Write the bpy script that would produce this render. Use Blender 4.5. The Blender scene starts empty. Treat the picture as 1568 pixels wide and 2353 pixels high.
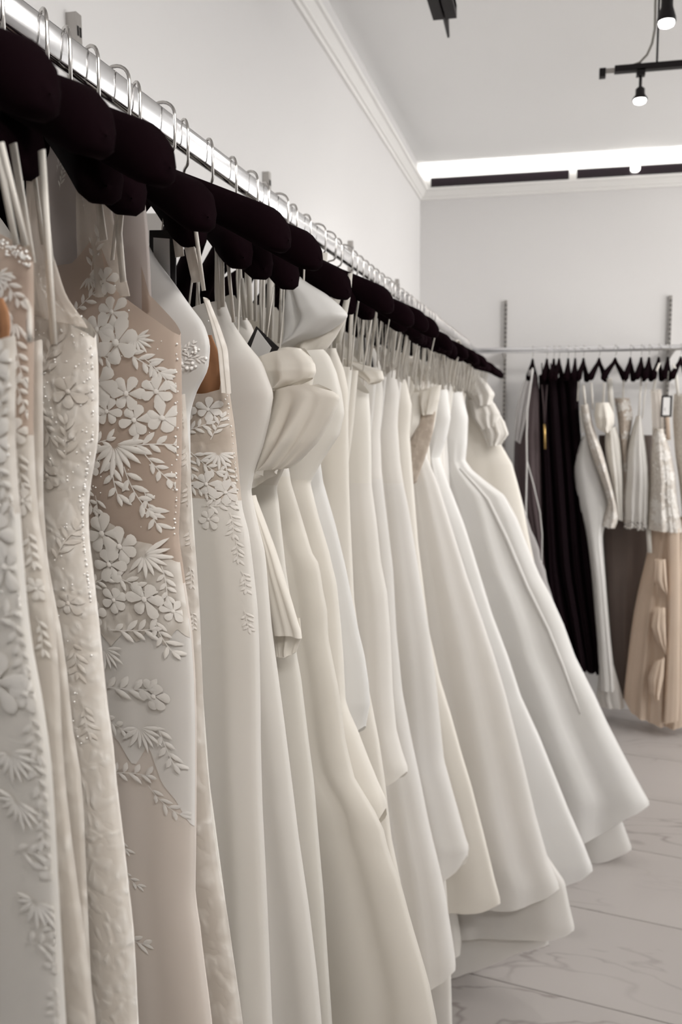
import bpy, math, random
import numpy as np
from mathutils import Matrix, Vector

random.seed(7)
rng = np.random.default_rng(7)
scene = bpy.context.scene
col = scene.collection

# ------------------------------------------------------------------ camera
IW, IH = 1568, 2353
FPX = 2080.0
YAW, PIT, ROLL = math.radians(13.1), math.radians(-6.6), math.radians(-0.2)
CAM = np.array([0.0, 0.0, 1.704])
_cy, _sy = math.cos(YAW), math.sin(YAW)
FWD = np.array([-_sy * math.cos(PIT), _cy * math.cos(PIT), math.sin(PIT)])
_r0 = np.array([_cy, _sy, 0.0])
_u0 = np.cross(_r0, FWD)
RGT = math.cos(ROLL) * _r0 + math.sin(ROLL) * _u0
UPV = np.cross(RGT, FWD)
cd = bpy.data.cameras.new('camera')
cam = bpy.data.objects.new('camera', cd)
col.objects.link(cam)
m = Matrix.Identity(4)
for i in range(3):
    m[i][0], m[i][1], m[i][2], m[i][3] = RGT[i], UPV[i], -FWD[i], CAM[i]
cam.matrix_world = m
cd.sensor_fit = 'HORIZONTAL'
cd.sensor_width = 24.0
cd.lens = FPX / IW * 24.0
cd.clip_start = 0.02
cd.dof.use_dof = True
cd.dof.focus_distance = 0.80
cd.dof.aperture_fstop = 11.0
scene.camera = cam

# ------------------------------------------------------------------ world, lights, exposure
w = bpy.data.worlds.new('world')
scene.world = w
w.use_nodes = True
bg = w.node_tree.nodes['Background']
bg.inputs[0].default_value = (1.0, 0.99, 0.98, 1)
bg.inputs[1].default_value = 2.35
scene.view_settings.view_transform = 'Standard'
scene.view_settings.look = 'None'
scene.view_settings.exposure = 0.40
scene.view_settings.gamma = 1.0
scene.view_settings.use_curve_mapping = False
scene.cycles.adaptive_threshold = 0.09
scene.cycles.max_bounces = 6
scene.cycles.diffuse_bounces = 3
scene.cycles.transparent_max_bounces = 6

def spot(loc, aim, power, size=1.9, blend=0.9, rad=0.12, color=(1, 0.975, 0.945)):
    l = bpy.data.lights.new('track_or_fill_light', 'SPOT')
    l.energy = power; l.spot_size = size; l.spot_blend = blend
    l.shadow_soft_size = rad; l.color = color
    o = bpy.data.objects.new('track_or_fill_light', l)
    o.location = loc
    o.rotation_euler = (Vector(aim) - Vector(loc)).to_track_quat('-Z', 'Y').to_euler()
    col.objects.link(o)
    return o
# the shop's ceiling track lamps (in frame and on unseen rows) plus two fill spots added behind the camera
for (x, y, z, ax, ay, az, p, sz) in [
    (0.24, 2.90, 2.57, -0.5, 3.2, 1.2, 18, 1.9),
    (1.05, 2.95, 2.60, -0.6, 3.4, 1.5, 24, 1.9),
    (1.20, 4.20, 2.60, -0.6, 4.4, 1.6, 16, 1.9),
    (1.90, 3.40, 2.60, 0.6, 5.2, 1.5, 44, 1.9),
    (0.85, 1.70, 2.60, -0.5, 2.1, 1.2, 10, 1.9),
    (1.10, 0.60, 2.60, -0.5, 1.3, 1.3, 20, 1.7),
    (0.75, -0.35, 2.60, -0.25, 1.2, 1.4, 40, 1.25),  # added fill for the near gowns, no lamp known here
    (0.35, -0.60, 2.60, -0.2, 0.8, 1.65, 22, 1.05),  # second added fill spot, aimed at the nearest gowns
    (2.40, 1.80, 2.60, 0.6, 2.6, 0.0, 40, 1.9),
    (2.60, 4.30, 2.60, 1.6, 5.2, 1.4, 32, 1.9)]:
    spot((x, y, z), (ax, ay, az), p, sz)
# added area light brightening the ceiling near the back cornice, no fixture there
cl = bpy.data.lights.new('ceiling_fill_light', 'AREA'); cl.shape = 'RECTANGLE'; cl.size = 4.86; cl.size_y = 0.03; cl.energy = 3.2; cl.color = (1, 0.99, 0.97)
co = bpy.data.objects.new('ceiling_fill_light', cl); co.location = (1.70, 5.12, 2.982)
co.rotation_euler = (math.radians(180 - 55), 0, 0); col.objects.link(co)

# ------------------------------------------------------------------ helpers
def tag(o, label=None, cat=None, group=None, kind=None):
    if label: o['label'] = label
    if cat: o['category'] = cat
    if group: o['group'] = group
    if kind: o['kind'] = kind
    return o

def empty(name, loc=(0, 0, 0), label=None, cat=None, group=None):
    o = bpy.data.objects.new(name, None)
    o.empty_display_size = 0.05
    o.location = loc
    col.objects.link(o)
    return tag(o, label, cat, group)

def link(name, me, mat, parent=None, smooth=True):
    if mat is not None and not me.materials:
        me.materials.append(mat)
    if smooth:
        me.polygons.foreach_set('use_smooth', [True] * len(me.polygons))
    o = bpy.data.objects.new(name, me)
    col.objects.link(o)
    if parent is not None:
        o.parent = parent
        base = parent
        off = Vector((0, 0, 0))
        while base is not None:
            off += base.location
            base = base.parent
        o.location = -off
    return o

def mesh(name, v, f, mat, parent=None, smooth=True):
    """vertices are world coordinates; the object is moved so its parent chain cancels out"""
    me = bpy.data.meshes.new(name)
    me.from_pydata([tuple(map(float, p)) for p in v], [], f)
    me.update()
    return link(name, me, mat, parent, smooth)

class MB:
    def __init__(s):
        s.v, s.f = [], []
    def add(s, v, f):
        n = len(s.v)
        s.v += [tuple(map(float, p)) for p in v]
        s.f += [tuple(i + n for i in q) for q in f]
        return s
    def box(s, lo, hi):
        x0, y0, z0 = lo; x1, y1, z1 = hi
        return s.add([(x0, y0, z0), (x1, y0, z0), (x1, y1, z0), (x0, y1, z0), (x0, y0, z1), (x1, y0, z1), (x1, y1, z1), (x0, y1, z1)],
                     [(0, 3, 2, 1), (4, 5, 6, 7), (0, 1, 5, 4), (1, 2, 6, 5), (2, 3, 7, 6), (3, 0, 4, 7)])
    def tube(s, pts, r, n=8, cap=True):
        pts = [np.array(p, float) for p in pts]
        rr = r if hasattr(r, '__len__') else [r] * len(pts)
        V = []; F = []
        t0 = pts[1] - pts[0]
        ref = np.array([0, 0, 1.0]) if abs(t0[2]) < 0.9 * np.linalg.norm(t0) else np.array([1.0, 0, 0])
        for i, p in enumerate(pts):
            t = pts[min(i + 1, len(pts) - 1)] - pts[max(i - 1, 0)]
            t = t / (np.linalg.norm(t) + 1e-12)
            a = ref - t * (ref @ t); a /= (np.linalg.norm(a) + 1e-12)
            b = np.cross(t, a); ref = a
            for k in range(n):
                c = 2 * math.pi * k / n
                V.append(p + rr[i] * (a * math.cos(c) + b * math.sin(c)))
        for i in range(len(pts) - 1):
            for k in range(n):
                F.append((i * n + k, i * n + (k + 1) % n, (i + 1) * n + (k + 1) % n, (i + 1) * n + k))
        if cap:
            F.append(tuple(range(n))[::-1]); F.append(tuple((len(pts) - 1) * n + k for k in range(n)))
        return s.add(V, F)
    def lathe(s, prof, c, n=20, ax=2):
        V = []; F = []
        for (r, z) in prof:
            for k in range(n):
                a = 2 * math.pi * k / n
                V.append((c[0] + r * math.cos(a), c[1] + r * math.sin(a), c[2] + z))
        for i in range(len(prof) - 1):
            for k in range(n):
                F.append((i * n + k, i * n + (k + 1) % n, (i + 1) * n + (k + 1) % n, (i + 1) * n + k))
        F.append(tuple(range(n))[::-1]); F.append(tuple((len(prof) - 1) * n + k for k in range(n)))
        return s.add(V, F)
    def build(s, name, mat, parent=None, smooth=False):
        return mesh(name, s.v, s.f, mat, parent, smooth)

# ------------------------------------------------------------------ materials
def mat(name):
    mt = bpy.data.materials.new(name)
    mt.use_nodes = True
    nt = mt.node_tree
    return mt, nt, nt.nodes['Principled BSDF'], nt.nodes['Material Output']

def node(nt, t, **kw):
    n = nt.nodes.new(t)
    for k, v in kw.items():
        setattr(n, k, v)
    return n

def plain(name, c, rough=0.6, metal=0.0, spec=0.3, bump=0.0, bscale=80, var=0.0, vscale=3.0):
    mt, nt, p, out = mat(name)
    p.inputs['Base Color'].default_value = (*c, 1)
    p.inputs['Roughness'].default_value = rough
    p.inputs['Metallic'].default_value = metal
    p.inputs['Specular IOR Level'].default_value = spec
    g = node(nt, 'ShaderNodeNewGeometry')
    if var:
        n = node(nt, 'ShaderNodeTexNoise'); n.inputs['Scale'].default_value = vscale; n.inputs['Detail'].default_value = 4
        nt.links.new(g.outputs['Position'], n.inputs['Vector'])
        mx = node(nt, 'ShaderNodeMix', data_type='RGBA')
        mx.inputs[6].default_value = (*[x * (1 - var) for x in c], 1)
        mx.inputs[7].default_value = (*[min(1, x * (1 + var)) for x in c], 1)
        nt.links.new(n.outputs['Fac'], mx.inputs[0])
        nt.links.new(mx.outputs[2], p.inputs['Base Color'])
    if bump:
        n = node(nt, 'ShaderNodeTexNoise'); n.inputs['Scale'].default_value = bscale; n.inputs['Detail'].default_value = 3
        nt.links.new(g.outputs['Position'], n.inputs['Vector'])
        b = node(nt, 'ShaderNodeBump'); b.inputs['Strength'].default_value = bump; b.inputs['Distance'].default_value = 0.002
        nt.links.new(n.outputs['Fac'], b.inputs['Height'])
        nt.links.new(b.outputs[0], p.inputs['Normal'])
    return mt

def fabric(name, c, rough=0.65, spec=0.25, trans=0.18, alpha=1.0, kind='weave', sheen=0.0, tc=None):
    mt, nt, p, out = mat(name)
    p.inputs['Roughness'].default_value = rough
    p.inputs['Specular IOR Level'].default_value = spec
    p.inputs['Sheen Weight'].default_value = sheen
    p.inputs['Sheen Roughness'].default_value = 0.5
    g = node(nt, 'ShaderNodeNewGeometry')
    n = node(nt, 'ShaderNodeTexNoise'); n.inputs['Scale'].default_value = 6; n.inputs['Detail'].default_value = 1
    nt.links.new(g.outputs['Position'], n.inputs['Vector'])
    mx = node(nt, 'ShaderNodeMix', data_type='RGBA')
    mx.inputs[6].default_value = (c[0] * 0.95, c[1] * 0.945, c[2] * 0.93, 1)
    mx.inputs[7].default_value = (min(1, c[0] * 1.04), min(1, c[1] * 1.04), min(1, c[2] * 1.05), 1)
    nt.links.new(n.outputs['Fac'], mx.inputs[0])
    colout = mx.outputs[2]
    bmp = node(nt, 'ShaderNodeBump')
    if kind in ('lace', 'bead'):
        vo = node(nt, 'ShaderNodeTexVoronoi'); vo.feature = 'SMOOTH_F1'
        vo.inputs['Scale'].default_value = 75 if kind == 'lace' else 130
        nd = node(nt, 'ShaderNodeTexNoise'); nd.inputs['Scale'].default_value = 35; nd.inputs['Detail'].default_value = 2
        nt.links.new(g.outputs['Position'], nd.inputs['Vector'])
        va = node(nt, 'ShaderNodeVectorMath', operation='MULTIPLY_ADD')
        va.inputs[1].default_value = (0.03, 0.03, 0.03)
        nt.links.new(nd.outputs['Color'], va.inputs[0]); nt.links.new(g.outputs['Position'], va.inputs[2])
        nt.links.new(va.outputs[0], vo.inputs['Vector'])
        cr = node(nt, 'ShaderNodeMapRange'); cr.inputs[1].default_value = 0.15; cr.inputs[2].default_value = 0.55
        cr.inputs[3].default_value = 1.0; cr.inputs[4].default_value = 0.0
        nt.links.new(vo.outputs['Distance'], cr.inputs[0])
        m2 = node(nt, 'ShaderNodeMix', data_type='RGBA')
        k = 0.80 if kind == 'lace' else 0.88
        m2.inputs[6].default_value = (c[0] * k, c[1] * k * 0.97, c[2] * k * 0.94, 1)
        nt.links.new(cr.outputs[0], m2.inputs[0]); nt.links.new(colout, m2.inputs[7])
        colout = m2.outputs[2]
        bmp.inputs['Strength'].default_value = 0.55 if kind == 'lace' else 0.4
        bmp.inputs['Distance'].default_value = 0.0015
        nt.links.new(cr.outputs[0], bmp.inputs['Height'])
    else:
        nb = node(nt, 'ShaderNodeTexNoise'); nb.inputs['Scale'].default_value = 18 if kind == 'satin' else 260
        nb.inputs['Detail'].default_value = 2
        nt.links.new(g.outputs['Position'], nb.inputs['Vector'])
        bmp.inputs['Strength'].default_value = 0.12 if kind == 'satin' else 0.10
        bmp.inputs['Distance'].default_value = 0.006 if kind == 'satin' else 0.0008
        nt.links.new(nb.outputs['Fac'], bmp.inputs['Height'])
    nt.links.new(colout, p.inputs['Base Color'])
    if kind != 'weave': nt.links.new(bmp.outputs[0], p.inputs['Normal'])
    sh = p.outputs[0]
    if trans:
        tr = node(nt, 'ShaderNodeBsdfTranslucent')
        tcol = tc or (c[0], c[1] * 0.965, c[2] * 0.90)
        tr.inputs[0].default_value = (*tcol, 1)
        ms = node(nt, 'ShaderNodeMixShader'); ms.inputs[0].default_value = trans
        nt.links.new(sh, ms.inputs[1]); nt.links.new(tr.outputs[0], ms.inputs[2]); sh = ms.outputs[0]
    if alpha < 1:
        tp = node(nt, 'ShaderNodeBsdfTransparent')
        ma = node(nt, 'ShaderNodeMixShader'); ma.inputs[0].default_value = alpha
        nt.links.new(tp.outputs[0], ma.inputs[1]); nt.links.new(sh, ma.inputs[2]); sh = ma.outputs[0]
    nt.links.new(sh, out.inputs['Surface'])
    return mt

def emit(name, c, s):
    mt, nt, p, out = mat(name)
    e = node(nt, 'ShaderNodeEmission'); e.inputs[0].default_value = (*c, 1); e.inputs[1].default_value = s
    nt.links.new(e.outputs[0], out.inputs['Surface'])
    return mt

def marble(name):
    mt, nt, p, out = mat(name)
    g = node(nt, 'ShaderNodeNewGeometry'); oi = node(nt, 'ShaderNodeObjectInfo')
    cm = node(nt, 'ShaderNodeVectorMath', operation='MULTIPLY_ADD')
    cc = node(nt, 'ShaderNodeCombineXYZ')
    nt.links.new(oi.outputs['Random'], cc.inputs[2]); nt.links.new(oi.outputs['Random'], cc.inputs[0])
    cm.inputs[1].default_value = (7, 0, 9)
    nt.links.new(cc.outputs[0], cm.inputs[0]); nt.links.new(g.outputs['Position'], cm.inputs[2])
    mp = node(nt, 'ShaderNodeMapping'); mp.inputs['Rotation'].default_value = (0, 0, math.radians(24))
    mp.inputs['Scale'].default_value = (0.8, 2.3, 1)
    nt.links.new(cm.outputs[0], mp.inputs['Vector'])
    n1 = node(nt, 'ShaderNodeTexNoise'); n1.inputs['Scale'].default_value = 1.5; n1.inputs['Detail'].default_value = 3.5
    n1.inputs['Roughness'].default_value = 0.62; n1.inputs['Distortion'].default_value = 0.6
    nt.links.new(mp.outputs[0], n1.inputs['Vector'])
    # thin vein where the noise crosses its mean
    sb = node(nt, 'ShaderNodeMath', operation='SUBTRACT'); sb.inputs[1].default_value = 0.5
    ab = node(nt, 'ShaderNodeMath', operation='ABSOLUTE')
    nt.links.new(n1.outputs['Fac'], sb.inputs[0]); nt.links.new(sb.outputs[0], ab.inputs[0])
    mr = node(nt, 'ShaderNodeMapRange'); mr.inputs[1].default_value = 0.0; mr.inputs[2].default_value = 0.016
    mr.inputs[3].default_value = 1.0; mr.inputs[4].default_value = 0.0
    nt.links.new(ab.outputs[0], mr.inputs[0])
    n2 = node(nt, 'ShaderNodeTexNoise'); n2.inputs['Scale'].default_value = 1.7; n2.inputs['Detail'].default_value = 3
    nt.links.new(cm.outputs[0], n2.inputs['Vector'])
    r2 = node(nt, 'ShaderNodeMapRange'); r2.inputs[1].default_value = 0.40; r2.inputs[2].default_value = 0.7
    nt.links.new(n2.outputs['Fac'], r2.inputs[0])
    mu = node(nt, 'ShaderNodeMath', operation='MULTIPLY')
    nt.links.new(mr.outputs[0], mu.inputs[0]); nt.links.new(r2.outputs[0], mu.inputs[1])
    base = node(nt, 'ShaderNodeMix', data_type='RGBA')
    base.inputs[6].default_value = (0.48, 0.445, 0.425, 1); base.inputs[7].default_value = (0.40, 0.37, 0.352, 1)
    nt.links.new(n2.outputs['Fac'], base.inputs[0])
    vn = node(nt, 'ShaderNodeMix', data_type='RGBA'); vn.inputs[7].default_value = (0.24, 0.21, 0.195, 1)
    nt.links.new(mu.outputs[0], vn.inputs[0]); nt.links.new(base.outputs[2], vn.inputs[6])
    nt.links.new(vn.outputs[2], p.inputs['Base Color'])
    p.inputs['Roughness'].default_value = 0.34
    p.inputs['Specular IOR Level'].default_value = 0.35
    return mt

IV = (0.80, 0.77, 0.728)
M = {
    'wall': plain('wall_paint', (0.76, 0.745, 0.735), 0.75, spec=0.2, var=0.012, vscale=1.5),
    'ceil': plain('ceiling_paint', (0.93, 0.925, 0.915), 0.8, spec=0.15, var=0.012, vscale=1.5),
    'trim': plain('trim_paint', (0.86, 0.845, 0.82), 0.5, spec=0.3),
    'black': plain('black_paint', (0.012, 0.009, 0.010), 0.5, bump=0.1),
    'glass': plain('dark_glass', (0.012, 0.006, 0.010), 0.08, spec=0.5, var=0.1),
    'velvet': fabric('black_velvet', (0.0055, 0.0022, 0.0032), 0.95, 0.02, 0, sheen=0.0),
    'chrome': plain('chrome', (0.74, 0.74, 0.75), 0.16, 1.0, var=0.05, vscale=30),
    'wire': plain('wire_chrome', (0.55, 0.53, 0.51), 0.22, 1.0, var=0.05, vscale=30),
    'steel': plain('brushed_steel', (0.46, 0.44, 0.42), 0.38, 1.0, bump=0.1),
    'slot': plain('slot_shadow', (0.02, 0.018, 0.018), 0.9, var=0.1),
    'grout': plain('grout', (0.33, 0.30, 0.285), 0.9, var=0.15, vscale=20),
    'marble': marble('marble_tile'),
    'crepe': fabric('ivory_crepe', IV),
    'crepe2': fabric('warm_ivory_crepe', (0.80, 0.762, 0.70)),
    'cream': fabric('cream_satin', (0.80, 0.76, 0.695), 0.48, 0.35, kind='satin'),
    'satin': fabric('ivory_satin', (0.82, 0.79, 0.735), 0.42, 0.4, kind='satin'),
    'white': fabric('white_satin', (0.77, 0.757, 0.737), 0.45, 0.4, kind='satin'),
    'tulle': fabric('white_tulle', (0.82, 0.80, 0.775), 0.7, 0.2, 0.3),
    'sheer': fabric('sheer_tulle', (0.80, 0.74, 0.68), 0.8, 0.1, 0.3, alpha=0.5),
    'nude': fabric('nude_illusion', (0.60, 0.49, 0.415), 0.75, 0.15, 0.25, alpha=0.80),
    'nudetulle': fabric('nude_tulle', (0.755, 0.69, 0.635), 0.75, 0.15, 0.25),
    'mauve': fabric('mauve_grey_tulle', (0.60, 0.545, 0.525), 0.8, 0.1, 0.3, alpha=0.92),
    'lace': fabric('ivory_lace', (0.80, 0.76, 0.71), 0.7, 0.25, 0.2, kind='lace'),
    'lacetan': fabric('lace_over_nude', (0.70, 0.62, 0.545), 0.7, 0.2, 0.2, kind='lace'),
    'bead': fabric('beaded_ivory', (0.77, 0.735, 0.69), 0.5, 0.4, 0.12, kind='bead'),
    'motif': fabric('lace_motif', (0.86, 0.83, 0.79), 0.65, 0.25, 0.15),
    'pearl': plain('pearl_bead', (0.92, 0.90, 0.87), 0.12, spec=0.7, var=0.03),
    'ribbon': fabric('ivory_ribbon', (0.78, 0.745, 0.69), 0.5, 0.3, 0.2),
    'lining': fabric('tan_lining', (0.42, 0.215, 0.11), 0.6, 0.3, 0.25),
    'peach': fabric('peach_chiffon', (0.70, 0.575, 0.465), 0.65, 0.2, 0.28),
    'grey': fabric('charcoal_chiffon', (0.085, 0.062, 0.064), 0.6, 0.2, 0.15),
    'pale': fabric('pale_grey_film', (0.62, 0.60, 0.60), 0.35, 0.4, 0.3, alpha=0.55),
    'noir': fabric('black_gown_fabric', (0.008, 0.004, 0.0055), 0.85, 0.06, 0.0, sheen=0.0),
    'taupe': fabric('shade_taupe', (0.15, 0.115, 0.10), 0.6, 0.3, 0.0, kind='satin'),  # dark tone of the added panel that imitates shade
    'card': plain('white_card', (0.80, 0.79, 0.78), 0.5, var=0.03),
    'ink': plain('grey_ink', (0.25, 0.24, 0.24), 0.6, var=0.05),
    'gold': plain('gold_metal', (0.62, 0.42, 0.16), 0.3, 1.0, var=0.1),
    'cord': plain('grey_cable', (0.35, 0.33, 0.30), 0.6, var=0.05),
    'glow': emit('strip_spot_glow', (1, 0.97, 0.93), 4.0),
    'bulb': emit('lamp_glow', (1, 0.97, 0.93), 6.0),
}

# ------------------------------------------------------------------ the room
WX, WY, CZ = -0.748, 5.20, 3.03
X1, Y0 = 4.2, -1.5
def struct(name, mb, mt, parent=None):
    o = mb.build(name, mt, parent)
    if parent is None: o['kind'] = 'structure'
    return o
struct('wall_left', MB().box((WX - 0.15, Y0, -0.05), (WX, WY + 0.15, CZ + 0.1)), M['wall'])
struct('wall_back', MB().box((WX, WY, -0.05), (X1, WY + 0.15, CZ + 0.1)), M['wall'])
struct('added_wall_front', MB().box((WX, Y0 - 0.15, -0.05), (X1, Y0, CZ + 0.1)), M['wall'])  # unseen wall added to cut the light on the near gowns
struct('added_wall_right', MB().box((X1, Y0, -0.05), (X1 + 0.15, 1.3, CZ + 0.1)), M['wall'])  # partial wall added out of view to dim the side near the camera
struct('ceiling', MB().box((WX, Y0, CZ), (X1, WY, CZ + 0.1)), M['ceil'])
floor = struct('floor', MB().box((WX, Y0, -0.05), (X1, WY, -0.004)), M['grout'])

# floor tiles: rows run a few degrees off the back wall
TA = math.radians(-10.4); TW, TL = 0.50, 1.20
ca, sa = math.cos(TA), math.sin(TA)
def clip(poly, axis, lim, sign):
    out = []
    for i in range(len(poly)):
        a, b = poly[i], poly[(i + 1) % len(poly)]
        da, db = sign * (a[axis] - lim), sign * (b[axis] - lim)
        if da <= 0: out.append(a)
        if da * db < 0:
            t = da / (da - db)
            out.append((a[0] + (b[0] - a[0]) * t, a[1] + (b[1] - a[1]) * t))
    return out
P0 = (0.0, 2.5447)
for r in range(-14, 10):
    for c in range(-4, 7):
        g = 0.0022
        u0 = c * TL + (-0.40 if r % 2 else -0.62); u1 = u0 + TL; v0 = r * TW; v1 = v0 + TW
        q = [(P0[0] + u * ca - v * sa, P0[1] + u * sa + v * ca) for u, v in
             ((u0 + g, v0 + g), (u1 - g, v0 + g), (u1 - g, v1 - g), (u0 + g, v1 - g))]
        for ax, lim, sg in ((0, WX + 0.001, -1), (0, X1, 1), (1, Y0, -1), (1, WY - 0.001, 1)):
            q = clip(q, ax, lim, sg) if len(q) > 2 else []
        if len(q) < 3: continue
        n = len(q)
        v = [(x, y, -0.004) for x, y in q] + [(x, y, 0.0) for x, y in q]
        f = [tuple(range(n))[::-1], tuple(range(n, 2 * n))] + [(i, (i + 1) % n, n + (i + 1) % n, n + i) for i in range(n)]
        mesh('tile', v, f, M['marble'], floor, False)

# cornice (stepped moulding) on both walls
prof = [(0, 2.850), (0.010, 2.851), (0.012, 2.864), (0.020, 2.867), (0.022, 2.872), (0.034, 2.889), (0.037, 2.893),
        (0.047, 2.896), (0.049, 2.908), (0.0, 2.912)]
n = len(prof)
v = [(WX + a, Y0, z) for a, z in prof] + [(WX + a, WY - a, z) for a, z in prof]
f = [(i, (i + 1) % n, n + (i + 1) % n, n + i) for i in range(n)]
t = mesh('trim_1', v, f + [tuple(range(n))], M['trim'], None, False); t['kind'] = 'structure'
v = [(WX + a, WY - a, z) for a, z in prof] + [(X1, WY - a, z) for a, z in prof]
t = mesh('trim_2', v, f, M['trim'], None, False); t['kind'] = 'structure'
# dark strip windows above the back cornice, in white frames
ZA, ZB = 2.912, 2.962
win = MB().box((WX + 0.052, WY - 0.035, ZB), (X1, WY, ZB + 0.012)).box((WX, WY - 0.035, ZA - 0.012), (X1, WY, ZA))
xs = [WX + 0.062, 0.058, 0.098, 0.86, 0.90, 1.66, 1.70, 2.46, 2.5, 3.3, 3.34, X1]
for i in range(1, len(xs) - 1, 2):
    win.box((xs[i], WY - 0.036, ZA), (xs[i + 1], WY, ZB))
win.box((WX, WY - 0.035, ZA), (xs[0], WY, ZB))
wn = struct('window_1', win, M['trim'])
for i in range(0, len(xs) - 1, 2):
    MB().box((xs[i], WY - 0.028, ZA), (xs[i + 1], WY - 0.006, ZB)).build('pane', M['glass'], wn)

# ------------------------------------------------------------------ rails on slotted uprights
RX, RY, RZ = -0.405, 4.93, 2.0
def upright(parent, x, y, axis, ztop, zbot=0.0):
    """axis 0: on the left wall, 1: on the back wall"""
    b = MB()
    if axis == 0:
        b.box((WX, y - 0.0085, zbot), (WX + 0.018, y + 0.0085, ztop))
    else:
        b.box((x - 0.0075, WY - 0.018, zbot), (x + 0.0075, WY, ztop))
    o = b.build('upright', M['steel'], parent)
    s = MB()
    z = ztop - 0.02
    while z > zbot + 0.05:
        for k in (-1, 1):
            if axis == 0:
                s.box((WX + 0.0175, y + k * 0.004 - 0.002, z - 0.014), (WX + 0.0188, y + k * 0.004 + 0.002, z))
            else:
                s.box((x + k * 0.004 - 0.002, WY - 0.0188, z - 0.014), (x + k * 0.004 + 0.002, WY - 0.0175, z))
        z -= 0.025
    so = s.build('slots', M['slot'], o); so['kind'] = 'stuff'
    b = MB()
    if axis == 0:
        b.add([(WX + 0.018, y - 0.003, RZ - 0.05), (RX, y - 0.003, RZ - 0.016), (RX, y - 0.003, RZ - 0.004), (WX + 0.018, y - 0.003, RZ + 0.01),
               (WX + 0.018, y + 0.003, RZ - 0.05), (RX, y + 0.003, RZ - 0.016), (RX, y + 0.003, RZ - 0.004), (WX + 0.018, y + 0.003, RZ + 0.01)],
              [(0, 1, 2, 3), (7, 6, 5, 4), (0, 4, 5, 1), (1, 5, 6, 2), (2, 6, 7, 3), (3, 7, 4, 0)])
    else:
        b.add([(x - 0.003, WY - 0.018, RZ - 0.05), (x - 0.003, RY, RZ - 0.016), (x - 0.003, RY, RZ - 0.004), (x - 0.003, WY - 0.018, RZ + 0.01),
               (x + 0.003, WY - 0.018, RZ - 0.05), (x + 0.003, RY, RZ - 0.016), (x + 0.003, RY, RZ - 0.004), (x + 0.003, WY - 0.018, RZ + 0.01)],
              [(3, 2, 1, 0), (4, 5, 6, 7), (1, 5, 4, 0), (2, 6, 5, 1), (3, 7, 6, 2), (0, 4, 7, 3)])
    b.build('bracket', M['steel'], parent)
def bar(parent, a, b, axis):
    """flat oval chrome rail, 12 x 28 mm"""
    V = []; F = []; N = 16
    for p in (a, b):
        for k in range(N):
            t = 2 * math.pi * k / N
            c, s = math.cos(t), math.sin(t)
            hx = 0.0065 * (abs(c) ** 0.45) * (1 if c > 0 else -1); hz = 0.0145 * (abs(s) ** 0.8) * (1 if s > 0 else -1)
            V.append((p[0] + (hx if axis == 0 else 0), p[1] + (hx if axis else 0), RZ + hz))
    for k in range(N):
        F.append((k, (k + 1) % N, N + (k + 1) % N, N + k))
    F += [tuple(range(N))[::-1], tuple(range(N, 2 * N))]
    return mesh('rail_bar', V, F, M['chrome'], parent, True)
r1 = empty('hanging_rail', (WX, 2.5, 0), 'chrome rail on slotted wall uprights running along the left wall', 'clothes rail')
bar(r1, (RX, -0.6, 0), (RX, RY - 0.008, 0), 0)
for y in (0.345, 1.353, 2.335, 3.345, 4.38):
    upright(r1, 0, y, 0, 2.312)
r2 = empty('hanging_rail', (1.5, WY, 0), 'chrome rail on slotted uprights across the back wall', 'clothes rail')
bar(r2, (RX - 0.03, RY, 0), (3.4, RY, 0), 1)
for x in (-0.265, 0.60, 1.50, 2.4):
    upright(r2, x, 0, 1, 2.289)

# ------------------------------------------------------------------ track lamps
def track_lamp(x, y, ztrack, ztip, label, sc=1.0):
    e = empty('track_spotlight', (x, y, ztrack), label, 'spotlight', 'black track spotlights')
    h = ztrack - ztip
    MB().box((x - 0.012, y - 0.012, ztrack - 0.016), (x + 0.012, y + 0.012, ztrack + 0.002)).build('adapter', M['black'], e)
    MB().tube([(x, y, ztrack - 0.012), (x, y, ztrack - 0.05 * sc)], 0.0045).build('stem', M['black'], e, True)
    zt = ztrack - 0.046 * sc
    hs = zt - ztip - 0.014 * sc
    MB().lathe([(0.006, 0), (0.013 * sc, -0.006), (0.0135 * sc, -hs * 0.62), (0.021 * sc, -hs * 0.92), (0.0215 * sc, -hs)], (x, y, zt)).build('housing', M['black'], e, True)
    MB().lathe([(0.0175 * sc, 0), (0.0180 * sc, -0.007 * sc), (0.0160 * sc, -0.012 * sc), (0.010 * sc, -0.015 * sc), (0.004, -0.016 * sc)], (x, y, zt - hs + 0.002)).build('bulb', M['bulb'], e, True)
    return e
tr = empty('light_track', (0.8, 2.9, 2.69), 'black lamp track hung on a rod before the back wall', 'light track')
MB().box((0.155, 2.888, 2.676), (2.9, 2.912, 2.694)).build('track_bar', M['black'], tr)
MB().box((0.126, 2.893, 2.679), (0.157, 2.907, 2.689)).build('connector', M['steel'], tr)
MB().box((0.112, 2.888, 2.666), (0.130, 2.912, 2.690)).build('end_cap', M['black'], tr)
MB().tube([(0.273, 2.9, 2.69), (0.273, 2.9, CZ)], 0.003).build('rod', M['black'], tr, True)
cp = [(0.205, 2.9, 2.694), (0.225, 2.9, 2.70), (0.245, 2.9, 2.72), (0.258, 2.9, 2.75), (0.264, 2.9, 2.79), (0.263, 2.9, 2.86), (0.265, 2.9, 2.93), (0.27, 2.9, CZ)]
MB().tube(cp, 0.0035).build('cable', M['cord'], tr, True)
track_lamp(0.229, 2.9, 2.678, 2.583, 'lit black spotlight hanging from the track before the back wall')
tr = empty('light_track', (0.9, 2.5, 2.80), 'black lamp track overhead at the top right edge of the photo', 'light track')
MB().box((0.19, 2.488, 2.792), (2.6, 2.512, 2.810)).build('track_bar', M['black'], tr)
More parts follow.
